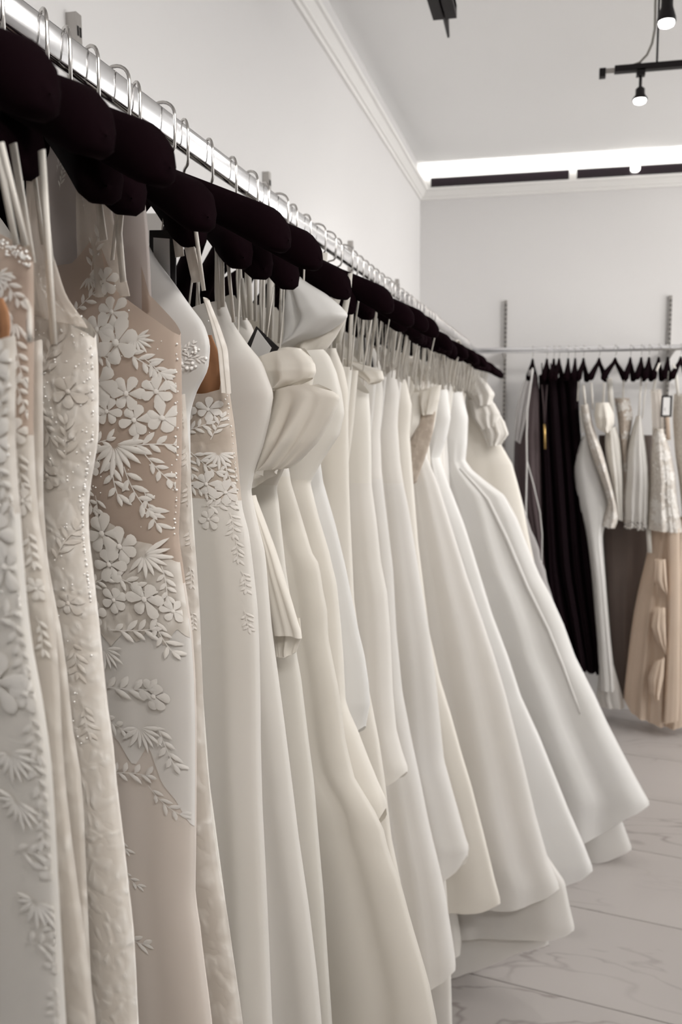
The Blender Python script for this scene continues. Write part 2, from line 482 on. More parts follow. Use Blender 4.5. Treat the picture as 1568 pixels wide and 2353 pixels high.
MB().tube([(0.9, 2.5, 2.80), (0.9, 2.5, CZ)], 0.003).build('rod', M['black'], tr, True)
track_lamp(0.2545, 2.5, 2.794, 2.64, 'large lit spotlight cut off by the top right corner', 1.08)
tr = empty('light_track', (-0.30, 1.6, 2.76), 'black track end pointing at the back wall, at the top edge', 'light track')
mb = MB().box((-0.331, 0.3, 2.72), (-0.303, 2.52, 2.752)).box((-0.297, 0.3, 2.72), (-0.269, 2.52, 2.752)).box((-0.331, 0.3, 2.732), (-0.269, 2.50, 2.752))
mb.build('track_bar', M['black'], tr)
MB().tube([(-0.30, 2.50, 2.735), (-0.30, 2.53, 2.733), (-0.303, 2.63, 2.718)], [0.012, 0.009, 0.0035]).build('feed_tip', M['black'], tr, True)
MB().tube([(-0.30, 1.2, 2.75), (-0.30, 1.2, CZ)], 0.004).build('rod', M['black'], tr, True)
e = empty('strip_glow', (0.39, WY - 0.04, 2.945), 'small round bright spot glowing in the dark strip window', 'lamp')
MB().lathe([(0.012, 0.012), (0.024, 0.006), (0.024, -0.012), (0.016, -0.02)], (0.395, WY - 0.05, 2.948), 16).build('bulb', M['glow'], e, True)  # emissive disc added for the round bright spot in the glass
MB().lathe([(0.010, 0.02), (0.012, 0.010)], (0.395, WY - 0.045, 2.952), 12).build('glow_base', M['trim'], e, True)
# ------------------------------------------------------------------ hangers
def hanger_meshes():
    # contoured velvet hanger: swept section from the neck to both ends; local axes: x along the arms, y thickness, z up
    V = []; F = []; N = 10
    ss = np.concatenate([[-.2, -.199, -.197, -.193, -.187, -.18], np.linspace(-.17, .17, 21), [.18, .187, .193, .197, .199, .2]])
    for s in ss:
        a = abs(s) / 0.2
        top = -0.044 - 0.010 * min(1, a * 6) - 0.082 * a ** 1.05
        h = 0.026 + 0.014 * a ** 1.5
        wd = 0.0065 + 0.0105 * a ** 1.2
        if a > 0.88:
            k = math.sqrt(max(0.0, 1 - ((a - 0.88) / 0.12) ** 2)); k = 0.03 + 0.97 * k
            c = top - h * 0.55; top = c + h * 0.55 * k; h *= k; wd *= k
        for k in range(N):
            t = 2 * math.pi * k / N
            cc, sn = math.cos(t), math.sin(t)
            V.append((s, wd * (abs(cc) ** 0.7) * (1 if cc > 0 else -1), top - h / 2 + h / 2 * (abs(sn) ** 0.7) * (1 if sn > 0 else -1)))
    for i in range(len(ss) - 1):
        for k in range(N):
            F.append((i * N + k, i * N + (k + 1) % N, (i + 1) * N + (k + 1) % N, (i + 1) * N + k))
    F += [tuple(range(N)), tuple((len(ss) - 1) * N + k for k in range(N))[::-1]]
    body = bpy.data.meshes.new('arms'); body.from_pydata(V, [], F); body.materials.append(M['velvet'])
    body.polygons.foreach_set('use_smooth', [True] * len(F))
    pts = [(-0.021, 0, -0.004)]
    for k in range(0, 13):
        a = math.pi * (1 - k / 12)
        pts.append((0.0205 * math.cos(a), 0, 0.0035 + 0.0155 * math.sin(a)))
    pts += [(0.0205, 0, -0.012), (0.0195, 0, -0.028), (0.015, 0, -0.0325), (0.004, 0, -0.034), (0.0, 0, -0.038), (0, 0, -0.055)]
    mb = MB().tube(pts, 0.0017, 7)
    hook = bpy.data.meshes.new('hook'); hook.from_pydata(mb.v, [], mb.f); hook.materials.append(M['wire'])
    hook.polygons.foreach_set('use_smooth', [True] * len(mb.f))
    return body, hook
H_BODY, H_HOOK = hanger_meshes()
def swing_all(ys):
    """hangers in the packed row are turned unevenly; only some ends stand proud"""
    def end(y, phi):
        a = math.radians(phi)
        q = np.array([RX + .2 * math.cos(a), y - .2 * math.sin(a), 1.85]) - CAM
        return IW / 2 + FPX * (q @ RGT) / (q @ FWD)
    out = {y: phi_of(y) + 20 + 6 * math.sin(y * 91) for y in ys}
    for t in (20, 110, 240, 395, 480, 565, 660, 740, 805, 850, 905, 950, 985, 1010, 1040, 1075, 1100, 1120, 1140):
        best = min(((abs(end(y, phi_of(y) + d) - t), y, phi_of(y) + d) for y in ys for d in (-9, -5, 0, 5, 9)), key=lambda q: q[0])
        out[best[1]] = best[2]
    return out
def phi_of(y): return max(10.0, 31 - (y - 0.5) * 6.3)
def hanger(x, y, ang, label, group=None):
    e = empty('velvet_hanger', (x, y, RZ), label, 'hanger', group)
    e.rotation_euler = (0, 0, ang)
    for nm, me in (('arms', H_BODY), ('hook', H_HOOK)):
        o = bpy.data.objects.new(nm, me); col.objects.link(o); o.parent = e
    return e

# ------------------------------------------------------------------ gowns
class Frame:
    """vertical plane a gown hangs in: s runs along the hanger (towards the room), off is away from the viewer"""
    def __init__(f, x, y, phi):
        f.o = np.array([x, y]); a = math.radians(phi)
        f.d = np.array([math.cos(a), -math.sin(a)]); f.n = np.array([math.sin(a), math.cos(a)])
    def sz(f, p, off=0.0):
        r = FWD + RGT * (p[0] - IW / 2) / FPX - UPV * (p[1] - IH / 2) / FPX
        t = ((f.o - CAM[:2]) @ f.n + off) / (r[:2] @ f.n)
        q = CAM + r * t
        return np.array([(q[:2] - f.o) @ f.d, q[2]])
    def w(f, s, off, z):
        q = f.o + f.d * s + f.n * off
        return (q[0], q[1], z)

def curve(pts, smooth=2, nn=1200):
    """(s,z) points -> function s(z)"""
    p = np.array(sorted(pts, key=lambda q: q[1]))
    z = np.linspace(p[0, 1], p[-1, 1], nn)
    s = np.interp(z, p[:, 1], p[:, 0])
    k = 2 * smooth + 1
    if smooth:
        sp = np.concatenate([np.full(smooth, s[0]), s, np.full(smooth, s[-1])])
        s = np.convolve(sp, np.ones(k) / k, 'valid')
    return lambda zz: np.interp(zz, z, s)

class Tube:
    def __init__(t, fr, right, left=None, b=((2, .02), (0, .05)), fold=(0.01, 5), z0=1.8, z1=0.3, seed=0, off=0.0, pw=0.8, wall=0.30, smooth=3, nn=1200):
        t.fr = fr; t.sr = curve(right, smooth, nn)
        t.sl = curve(left, smooth, nn) if left is not None else (lambda z: np.maximum(-wall, -np.abs(t.sr(z)) * 0.9 - 0.01))
        bb = np.array(sorted(b)); t.b = lambda z: np.interp(z, bb[:, 0], bb[:, 1])
        t.amp, t.k = fold; t.z0, t.z1 = z0, z1; t.off = off; t.pw = pw
        g = np.random.default_rng(seed); t.ph = g.random(6) * 6.28; t.kk = t.k * (0.9 + 0.2 * g.random())
    def h(t, u):
        return np.clip(1 - np.abs(2 * u - 1) ** 2.6, 0, 1) ** 0.55
    def fold(t, u, z):
        r = np.clip((t.z0 - z) / max(1e-3, t.z0 - t.z1), 0, 1) ** t.pw
        uu = u + 0.03 * np.sin(5.1 * u + t.ph[4]) + 0.012 * np.sin(3.0 * z + t.ph[5])
        a = 6.2832 * t.kk * uu
        x = np.sin(a + t.ph[0]) * 0.62 + 0.38 * np.sin(1.73 * a + t.ph[1] + 0.5 * np.sin(2 * z + t.ph[3])) + 0.16 * np.sin(3.1 * a + t.ph[2])
        return t.amp * r * x
    def s_of(t, u, z):
        a, b = t.sl(z), t.sr(z)
        return a + (b - a) * u
    def front(t, s, z):
        a, b = t.sl(z), t.sr(z)
        u = np.clip((s - a) / np.maximum(1e-4, b - a), 0.004, 0.996)
        return t.off - t.b(z) * t.h(u) - t.fold(u, z) * t.h(u)
    def part(t, name, mt, parent, top, bot, nu=40, nz=40, label=None, seam=0.0, vp=1.0):
        us = 0.5 - 0.5 * np.cos(np.linspace(0, math.pi, nu))
        us = 0.65 * us + 0.35 * np.linspace(0, 1, nu)
        def lim(q):
            if not hasattr(q, '__len__'): return np.full(nu, float(q))
            q = np.array(sorted([tuple(a) for a in q]))
            z = np.full(nu, q[:, 1].mean())
            for _ in range(8):
                z = 0.5 * z + 0.5 * np.interp(t.s_of(us, z), q[:, 0], q[:, 1])
            return z
        zt, zb = lim(top), lim(bot)
        V = []; F = []; nr = 2 * nu - 2
        for j in range(nz):
            v = (j / (nz - 1)) ** vp
            z = zt + (zb - zt) * v
            s = t.s_of(us, z)
            yf = t.off - t.b(z) * t.h(us) - t.fold(us, z) * t.h(us) - seam * math.exp(-(v / 0.03) ** 2)
            yb = t.off + t.b(z) * t.h(us) - 0.6 * t.fold(us, z) * t.h(us)
            for i in range(nu): V.append(t.fr.w(s[i], yf[i], z[i]))
            for i in range(nu - 2, 0, -1): V.append(t.fr.w(s[i], yb[i], z[i]))
        for j in range(nz - 1):
            for i in range(nr):
                F.append((j * nr + i, (j + 1) * nr + i, (j + 1) * nr + (i + 1) % nr, j * nr + (i + 1) % nr))
        o = mesh(name, V, F, mt, parent)
        if label: o['label'] = label
        return o

def ribbon(fr, pts, wd, parent, name='strap', mt=None, th=0.0012):
    """pts: (s, z, off); a flat ribbon with thickness"""
    V = []; F = []
    P = [np.array(p, float) for p in pts]
    ws = wd if hasattr(wd, '__len__') else [wd] * len(P)
    for i, p in enumerate(P):
        t = P[min(i + 1, len(P) - 1)] - P[max(0, i - 1)]
        l = math.hypot(t[1], t[2]) + 1e-9
        no = np.array([0, -t[2] / l, t[1] / l]) * th / 2     # normal within the (z, off) plane
        sd = np.array([ws[i] / 2 * (abs(t[1]) + abs(t[2])) / (np.abs(t).sum() + 1e-9), 0, 0])
        if abs(t[0]) > 2 * l: sd = np.array([0, ws[i] / 2, 0])
        for a, b in ((-1, -1), (1, -1), (1, 1), (-1, 1)):
            q = p + sd * a + no * b
            V.append(fr.w(q[0], q[2], q[1]))
    for i in range(len(P) - 1):
        for k in range(4):
            F.append((i * 4 + k, i * 4 + (k + 1) % 4, i * 4 + 4 + (k + 1) % 4, i * 4 + 4 + k))
    n = len(V)
    F += [(3, 2, 1, 0), (n - 4, n - 3, n - 2, n - 1)]
    return mesh(name, V, F, mt or M['ribbon'], parent)

def arm_top(s):
    a = min(1, abs(s) / 0.2)
    return RZ - 0.044 - 0.010 * min(1, a * 6) - 0.082 * a ** 1.05
def strap_over(fr, s, zb, wd, parent, ds=0.0, offb=0.02, mt=None):
    """loop hung over the hanger arm at s, both ends running down to the bodice at zb"""
    zt = arm_top(s) + 0.0025
    hw = 0.010 + 0.012 * min(1, abs(s) / 0.2)
    pts = [(s + ds, zb, -offb), (s + ds * 0.5, (zb + zt) / 2, -hw * 1.05), (s, zt - 0.012, -hw * 1.04), (s, zt - 0.003, -hw * 0.6), (s, zt, 0),
           (s, zt - 0.003, hw * 0.6), (s, zt - 0.012, hw * 1.04), (s + ds * 0.5, (zb + zt) / 2, hw * 1.05), (s + ds, zb, offb)]
    return ribbon(fr, pts, wd, parent, 'strap', mt)

# ------- lace motifs laid on a gown's face
def petal_flower(R, n=6, seed=0):
    g = random.Random(seed); V = []; F = []
    for k in range(n):
        a = 2 * math.pi * k / n + g.uniform(-.15, .15); L = R * g.uniform(.85, 1.1); Wd = R * 0.62
        ca_, sa_ = math.cos(a), math.sin(a); b0 = len(V)
        out = [(0.10, 0.08), (0.40, 0.30), (0.70, 0.50), (0.92, 0.40), (1.02, 0.15), (1.02, -0.15), (0.92, -0.40), (0.70, -0.50), (0.40, -0.30), (0.10, -0.08)]
        V.append((ca_ * L * 0.62, sa_ * L * 0.62, R * 0.10))
        for q, (x, y) in enumerate(out):
            x, y = x * L, y * Wd * g.uniform(.92, 1.08)
            V.append((ca_ * x - sa_ * y, sa_ * x + ca_ * y, R * 0.02 + (0.05 * R if k % 2 else 0)))
        for q in range(len(out)): F.append((b0, b0 + 1 + q, b0 + 1 + (q + 1) % len(out)))
    b0 = len(V)
    V.append((0, 0, R * 0.22))
    for k in range(8): V.append((R * .16 * math.cos(k * .785), R * .16 * math.sin(k * .785), R * 0.12))
    for k in range(8): F.append((b0, b0 + 1 + k, b0 + 1 + (k + 1) % 8))
    return V, F
def leaf(V, F, x, y, a, L, Wd, h):
    ca_, sa_ = math.cos(a), math.sin(a); b0 = len(V)
    for (p, q, e) in [(0, 0, .3), (.25, .38, 0), (.55, .5, 0), (.82, .3, 0), (1, 0, .2), (.82, -.3, 0), (.55, -.5, 0), (.25, -.38, 0), (.5, 0, 1)]:
        u, v = p * L, q * Wd
        V.append((x + ca_ * u - sa_ * v, y + sa_ * u + ca_ * v, h * (0.3 + e)))
    for k in range(8): F.append((b0 + 8, b0 + k, b0 + (k + 1) % 8))
def leaf_spray(R, n=7, seed=0):
    g = random.Random(seed); V = []; F = []
    bend = g.uniform(-.5, .5); prev = None
    for k in range(n + 1):
        t = k / n; a = bend * (t - .5); x, y = R * 2 * (t - .5), R * bend * (t - .5) ** 2
        if prev:
            b0 = len(V); w2 = R * 0.025
            V += [(prev[0], prev[1] - w2, .0006), (x, y - w2, .0006), (x, y + w2, .0006), (prev[0], prev[1] + w2, .0006)]
            F.append((b0, b0 + 1, b0 + 2, b0 + 3))
            leaf(V, F, x, y, a + (0.75 if k % 2 else -0.75) + g.uniform(-.2, .2), R * g.uniform(.55, .85), R * .26, R * 0.06)
        prev = (x, y)
    leaf(V, F, prev[0], prev[1], bend * .5, R * .6, R * .24, R * .06)
    return V, F
def fan_burst(R, n=9, seed=0):
    g = random.Random(seed); V = []; F = []
    for k in range(n):
        a = -math.pi * 0.95 * k / (n - 1) + 0.15
        leaf(V, F, R * .1 * math.cos(a), R * .1 * math.sin(a), a, R * g.uniform(.75, 1.15), R * .2, R * .07)
    return V, F
def motif(T, kind, s, z, R, rot, parent, asp=1.45, seed=0, mt=None, lift=0.0007):
    V, F = {'flower': petal_flower, 'spray': leaf_spray, 'burst': fan_burst}[kind](R, seed=seed)
    c_, s_ = math.cos(rot), math.sin(rot)
    out = []
    for x, y, h in V:
        xs_ = (c_ * x - s_ * y) * asp; zz = z + s_ * x + c_ * y
        sl, sr = float(T.sl(zz)), float(T.sr(zz))
        sp = min(max(s + xs_, sl + 0.002), sr - 0.0005)
        out.append(T.fr.w(sp, float(T.front(sp, zz)) - lift - h, zz))
    nm = {'flower': 'lace_flower', 'spray': 'lace_spray', 'burst': 'lace_leaf_burst'}[kind]
    return mesh(nm, out, F, mt or M['motif'], parent)
ICO_V = [(0, 0, 1), (.894, 0, .447), (.276, .851, .447), (-.724, .526, .447), (-.724, -.526, .447), (.276, -.851, .447),
         (.724, .526, -.447), (-.276, .851, -.447), (-.894, 0, -.447), (-.276, -.851, -.447), (.724, -.526, -.447), (0, 0, -1)]
ICO_F = [(0, 1, 2), (0, 2, 3), (0, 3, 4), (0, 4, 5), (0, 5, 1), (1, 6, 2), (2, 7, 3), (3, 8, 4), (4, 9, 5), (5, 10, 1),
         (6, 7, 2), (7, 8, 3), (8, 9, 4), (9, 10, 5), (10, 6, 1), (11, 7, 6), (11, 8, 7), (11, 9, 8), (11, 10, 9), (11, 6, 10)]
def beads(T, pts, r, parent, name='beading'):
    mb = MB()
    for (s, z) in pts:
        s = min(max(s, float(T.sl(z)) + .001), float(T.sr(z)))
        c = T.fr.w(s, float(T.front(s, z)) - r * 0.5, z); q = r * random.uniform(.6, 1.25)
        mb.add([(c[0] + q * a, c[1] + q * b, c[2] + q * e) for a, b, e in ICO_V], ICO_F)
    o = mb.build(name, M['pearl'], parent, True); o['kind'] = 'stuff'
    return o
def bead_line(T, fr, px, n, r, parent, jit=0.0015):
    p = np.array([fr.sz(q) for q in px]); t = np.linspace(0, len(p) - 1, n)
    return beads(T, [(np.interp(a, range(len(p)), p[:, 0]) + random.gauss(0, jit), np.interp(a, range(len(p)), p[:, 1]) + random.gauss(0, jit)) for a in t], r, parent)
def scatter(T, fr, box, n, r, parent):
    x0, y0, x1, y1 = box
    return beads(T, [fr.sz((random.uniform(x0, x1), random.uniform(y0, y1))) for _ in range(n)], r, parent)

GOWNS = {}; ZTOP = {}; SHORT = []
def gown(key, yh, edge, label, short, waist=None, top=None, hem=None, bm='crepe', sm='crepe', b=(.016, .02, .03), fold=(0.008, 5),
         phi=None, cat='wedding dress', group=None, zend=0.30, nu=44, nzb=40, nzs=84, pw=0.8, seam=0.0, name='wedding_gown', flare=0.16, smooth=4):
    phi = phi_of(yh) if phi is None else phi
    fr = Frame(RX, yh, phi)
    e = [fr.sz(p) for p in edge]
    if hem is None and e[-1][1] > zend:                      # the skirt goes on below the picture
        s, z = e[-1]
        for k in range(1, 5):
            f_ = k / 4; e.append(np.array([s + flare * (z - zend) * f_ * 0.5, z + (zend - z) * f_]))
    zt = e[0][1]; zb = e[-1][1]
    zw = fr.sz(waist)[1] if waist is not None else zt - 0.18
    hemp = [fr.sz(p) for p in hem] if hem else zend
    if hem: zb = min(q[1] for q in hemp)
    topp = [fr.sz(p) for p in top] if top else [(-.4, zt - 0.01), (-.1, zt - .012), (0.04, zt - .02), (e[0][0] - .02, zt - .004), (e[0][0], zt)]
    T = Tube(fr, e, None, ((zt + .3, b[0]), (zt, b[0]), (zw, b[1]), (zb, b[2])), fold, zw + 0.1, zb, hash(key) % 9999 if False else sum(map(ord, key)) * 7, pw=pw, smooth=smooth)
    root = empty(name, (RX, yh, 0), label, cat, group)
    bo = T.part('bodice', M[bm], root, topp, zw, nu, nzb)
    sk = T.part('skirt', M[sm], root, zw, hemp, nu, nzs, seam=seam, vp=1.0 if hem else 1.6)
    hanger(RX, yh, -math.radians(SWING[yh]), 'black velvet hanger holding the ' + short)
    GOWNS[key] = (fr, T, root, bo, sk); ZTOP[key] = (zt, e[0][0], b[0]); SHORT.append((yh, short))
    return fr, T, root, bo, sk

def panel(fr, left, right, mt, parent, name, off=-0.03, b=0.015, fold=(0.003, 2), top=None, bot=None, nu=22, nz=26, seed=3):
    L = [fr.sz(p, off) for p in left]; R = [fr.sz(p, off) for p in right]
    zt = max(L[0][1], R[0][1]); zb = min(L[-1][1], R[-1][1])
    T = Tube(fr, R, L, ((zt, b * .6), ((zt + zb) / 2, b), (zb, b * .8)), fold, zt, zb, seed, off, smooth=9, nn=200)
    tp = [fr.sz(p, off) for p in top] if top else [L[0], R[0]]
    bt = [fr.sz(p, off) for p in bot] if bot else [L[-1], R[-1]]
    return T, T.part(name, M[mt], parent, tp, bt, nu, nz)
main = sorted([0.455, .492, .528, .58, .69, .725, .765, .812, .915, .975, 1.05, 1.13, 1.2, 1.33, 1.56, 1.84, 2.09, 2.3, 2.52, 3.02, 3.52, 4.05, 4.33])
fill = [0.36, 0.41, 0.635, 0.857]
for a, b in zip(main, main[1:]):
    k = int((b - a) / 0.062)
    if b > 1.2 and k > 1:
        fill += [a + (b - a) * i / k for i in range(1, k)]
SWING = swing_all(main + fill)
# ------------------------------------------------------------------ gowns on the left rail, nearest first
fr, T, g, bo, sk = gown('A', 0.455, [(34, 770), (35, 850), (34, 900), (33, 1000), (37, 1080), (45, 1180), (52, 1280), (62, 1400), (75, 1500), (95, 1600), (107, 1680), (118, 1760), (126, 1880), (132, 2000), (140, 2150), (151, 2353)],
    'lace gown nearest the camera at the left edge, scalloped lace border down its side', 'lace gown nearest the camera', waist=(45, 1180), bm='lace', sm='crepe', b=(.012, .012, .013), fold=(.003, 6))
for i, (x, y, k, R, r) in enumerate([(8, 830, 'flower', .009, .2), (22, 930, 'spray', .010, 1.4), (10, 1010, 'flower', .010, .8), (25, 1110, 'spray', .010, -1.2), (12, 1220, 'flower', .011, 0), (35, 1300, 'flower', .010, 1), (20, 1420, 'spray', .013, .5),
        (60, 1470, 'spray', .010, -1.3), (25, 1560, 'flower', .014, .3), (80, 1590, 'flower', .009, 0), (95, 1680, 'spray', .009, -1.4), (55, 1720, 'burst', .013, .2), (105, 1790, 'spray', .010, -1.3), (70, 1830, 'burst', .012, -.4),
        (115, 1880, 'spray', .008, -1.5), (95, 1950, 'spray', .010, .3), (122, 1990, 'flower', .006, 0), (105, 2060, 'burst', .012, -.2), (130, 2100, 'spray', .007, -1.5), (120, 2160, 'spray', .010, .4), (138, 2210, 'flower', .005, .4), (140, 2290, 'spray', .008, -1.5)]):
    s, z = fr.sz((x, y)); motif(T, k, s, z, R, r, bo if y < 1180 else sk, seed=i)
panel(fr, [(-60, 685), (-60, 790)], [(6, 685), (18, 715), (21, 750), (18, 790)], 'lining', g, 'lining', off=0.008, b=.003)
ribbon(fr, [(fr.sz((34, 785), -.018)[0], fr.sz((34, 785), -.018)[1], -.012), (fr.sz((33, 740), -.018)[0], fr.sz((33, 740), -.018)[1], -.012), (fr.sz((22, 705), -.018)[0], fr.sz((22, 705), -.018)[1], -.01), (fr.sz((0, 680), -.018)[0], fr.sz((0, 680), -.018)[1], -.008)], .003, g, 'strap', M['lace'])
scatter(T, fr, (0, 790, 33, 1600), 40, .0006, bo)

fr, T, g, bo, sk = gown('B', 0.492, [(76, 604), (77, 680), (77, 750), (76, 900), (75, 980), (80, 1100), (88, 1200), (105, 1290), (120, 1400), (130, 1480), (138, 1600), (142, 1700), (150, 1810), (169, 1969), (188, 2112), (204, 2224), (221, 2353)],
    'sheer gown with beaded square neckline and leaf lace beside the camera', 'sheer gown with beaded square neckline', waist=(76, 1000), top=[(-120, 500), (-40, 530), (0, 548), (35, 566), (60, 582), (76, 604)], bm='nude', sm='lace', b=(.011, .011, .012), fold=(.003, 7))
for i, (x, y, k, R, r) in enumerate([(45, 660, 'spray', .009, -1.1), (20, 640, 'burst', .009, .3), (55, 740, 'burst', .010, -1.2), (25, 730, 'spray', .009, 1.2), (60, 820, 'spray', .010, -1.45), (62, 900, 'spray', .009, -1.3), (55, 990, 'flower', .007, 0), (62, 1070, 'spray', .008, -1.5), (70, 1150, 'flower', .007, .5), (85, 1250, 'spray', .008, -1.4), (100, 1350, 'flower', .006, .2), (112, 1450, 'spray', .008, -1.4)]):
    s, z = fr.sz((x, y)); motif(T, k, s, z, R, r, bo if y < 1200 else sk, seed=20 + i)
bead_line(T, fr, [(0, 552), (35, 570), (60, 586), (75, 606)], 80, .0007, bo)
for x0, x1 in ((0, 8), (12, 30)):
    a, b = fr.sz((x0, 330), -.018), fr.sz((x1, 560), -.018); ribbon(fr, [(b[0], b[1], -.012), (a[0], a[1], -.02)], .004, g)

fr, T, g, bo, sk = gown('C', 0.528, [(96, 780), (97, 900), (98, 1000), (98, 1150), (108, 1290), (125, 1380), (140, 1450), (155, 1560), (167, 1680), (185, 1778), (193, 1873), (198, 2000), (202, 2096), (207, 2208), (215, 2353)],
    'slim crepe gown strip squeezed behind the beaded square neckline gown', 'slim crepe gown strip', waist=(98, 1150), bm='lace', sm='lace', b=(.010, .010, .012), fold=(.002, 8))
a, b = fr.sz((96, 345), -.018), fr.sz((90, 790), -.018); ribbon(fr, [(b[0], b[1], -.010), (a[0], a[1], -.018)], .0055, g)
a, b = fr.sz((30, 330), -.018), fr.sz((40, 600), -.018); ribbon(fr, [(b[0], b[1], -.010), (a[0], a[1], -.018)], .006, g)

fr, T, g, bo, sk = gown('D', 0.580, [(216, 778), (221, 830), (222, 900), (222, 1000), (215, 1050), (204, 1110), (198, 1170), (200, 1240), (208, 1300), (216, 1370), (225, 1450), (235, 1550), (245, 1640), (255, 1700), (265, 1810), (281, 1937), (293, 2049), (303, 2128), (309, 2224), (315, 2353)],
    'pearl beaded ivory gown with illusion neckline, second broad gown from the left', 'pearl beaded ivory gown', waist=(198, 1170), top=[(60, 700), (100, 700), (130, 715), (160, 728), (190, 750), (210, 766), (216, 778)], bm='bead', sm='bead', b=(.018, .018, .024), fold=(.009, 5))
bead_line(T, fr, [(101, 535), (112, 590), (135, 650), (156, 685), (180, 715), (205, 742)], 90, .0007, bo)
scatter(T, fr, (110, 760, 218, 1120), 90, .0006, bo)
scatter(T, fr, (120, 1180, 235, 1700), 70, .0006, sk)
bead_line(T, fr, [(221, 800), (222, 1000), (204, 1110), (198, 1180), (208, 1300), (216, 1370)], 60, .0007, sk)
panel(fr, [(60, 330), (70, 560), (60, 720)], [(96, 330), (104, 540), (150, 680), (205, 755)], 'sheer', g, 'illusion_neckline', off=-.012, b=.004)
for i, (x, y, k, R, r) in enumerate([(150, 830, 'spray', .014, 1.2), (190, 900, 'flower', .010, .3), (140, 960, 'spray', .013, -1.2), (185, 1020, 'spray', .012, 1.5), (150, 1090, 'flower', .009, .5), (175, 1250, 'spray', .012, 1.1), (190, 1380, 'flower', .008, .2), (205, 1500, 'spray', .010, -1.4), (225, 1640, 'spray', .009, -1.4)]):
    s, z = fr.sz((x, y)); motif(T, k, s, z, R, r, bo if y < 1170 else sk, seed=50 + i, mt=M['bead'])
for p0, p1, wd in (((75, 320), (92, 560), .004), ((55, 320), (45, 580), .005), ((100, 345), (112, 600), .003)):
    a, b = fr.sz(p0, -.018), fr.sz(p1, -.018); ribbon(fr, [(b[0], b[1], -.016), (a[0], a[1], -.02)], wd, g)

fr, T, g, bo, sk = gown('E', 0.690, [(413, 771), (415, 850), (416, 950), (415, 1050), (412, 1150), (408, 1230), (418, 1300), (428, 1370), (440, 1450), (447, 1550), (450, 1650), (450, 1800), (449, 1950), (447, 2070), (456, 2112), (465, 2192), (478, 2288), (486, 2353)],
    'nude illusion gown covered in large white floral lace, third broad gown', 'nude illusion gown with large floral lace', waist=(424, 1340), top=[(150, 620), (215, 610), (240, 575), (262, 545), (285, 600), (305, 672), (350, 712), (385, 742), (413, 771)], bm='nude', sm='nudetulle', b=(.018, .018, .022), fold=(.006, 4))
EM = [(262, 590, 'spray', .012, 1.3), (285, 650, 'flower', .011, .2), (250, 640, 'burst', .010, .5), (240, 700, 'spray', .013, .6), (300, 720, 'flower', .012, .6), (270, 760, 'flower', .013, .1), (310, 790, 'flower', .018, .3), (265, 815, 'spray', .013, -.3), (355, 830, 'spray', .015, -.6), (385, 850, 'spray', .012, -.9),
      (345, 780, 'burst', .012, .4), (270, 880, 'flower', .017, .8), (330, 905, 'flower', .013, 0), (385, 900, 'flower', .011, .5), (250, 950, 'spray', .012, .4), (290, 945, 'flower', .011, 1), (345, 965, 'flower', .012, .2), (395, 960, 'flower', .012, .7), (305, 1020, 'burst', .024, 0), (255, 1020, 'spray', .014, .3), (365, 1020, 'spray', .016, .1), (385, 1075, 'spray', .013, -.9), (250, 1070, 'flower', .010, .4), (300, 1080, 'spray', .017, -1.5), (340, 1120, 'spray', .017, -1.1), (245, 1130, 'spray', .013, -1.2), (370, 1160, 'spray', .013, -1.3), (270, 1170, 'spray', .012, -1.5),
      (285, 1220, 'flower', .015, .2), (320, 1250, 'flower', .014, .7), (365, 1270, 'burst', .017, .6), (300, 1290, 'flower', .013, 1.1), (270, 1330, 'spray', .013, .5), (335, 1330, 'spray', .014, -.3), (370, 1370, 'flower', .014, .1), (310, 1370, 'flower', .011, .4), (265, 1400, 'flower', .012, .2), (405, 1330, 'spray', .011, -1.4), (340, 1440, 'spray', .016, .2), (400, 1450, 'spray', .013, -1.1), (290, 1480, 'burst', .015, .1), (420, 1400, 'flower', .008, 0),
      (330, 1570, 'spray', .019, .2), (390, 1590, 'flower', .012, .2), (300, 1640, 'spray', .014, -.4), (360, 1660, 'burst', .017, .1), (410, 1700, 'spray', .014, -1.2), (335, 1760, 'spray', .015, .3), (400, 1830, 'spray', .013, -.6), (310, 1900, 'spray', .011, -.9), (330, 1990, 'spray', .010, -.6), (330, 2130, 'spray', .014, .1)]
for i, (x, y, k, R, r) in enumerate(EM):
    s, z = fr.sz((x, y)); motif(T, k, s, z, R, r, bo if y < 1235 else sk, seed=80 + i, mt=M['motif'] if y < 1480 else M['tulle'], lift=.0026 if 1180 < y < 1800 else .0007)
import copy
T3 = copy.copy(T); T3.off = -.0016
T3.part('lace_overlay', M['lace'], g, [fr.sz(p) for p in [(100, 1260), (215, 1250), (240, 1225), (262, 1200), (285, 1190), (308, 1205), (322, 1232), (345, 1238), (375, 1246), (400, 1275), (425, 1300)]],
        [fr.sz(p) for p in [(100, 1450), (225, 1440), (250, 1470), (275, 1440), (300, 1475), (330, 1440), (352, 1470), (380, 1430), (405, 1480), (425, 1440), (445, 1470)]], 90, 30)
T4 = copy.copy(T); T4.off = -.0008
T4.part('lace_overlay', M['tulle'], g, [fr.sz(p) for p in [(100, 1420), (445, 1420)]],
        [fr.sz(p) for p in [(100, 1700), (255, 1600), (285, 1660), (315, 1690), (345, 1750), (372, 1700), (400, 1790), (425, 1830), (450, 1900)]], 80, 30)
scatter(T, fr, (235, 640, 410, 1250), 70, .0006, bo)
bead_line(T, fr, [(415, 790), (415, 1050), (409, 1220)], 30, .0008, bo)
panel(fr, [(175, 420), (180, 600), (170, 690)], [(240, 330), (255, 480), (270, 560), (300, 680)], 'sheer', g, 'illusion_neckline', off=-.012, b=.004)
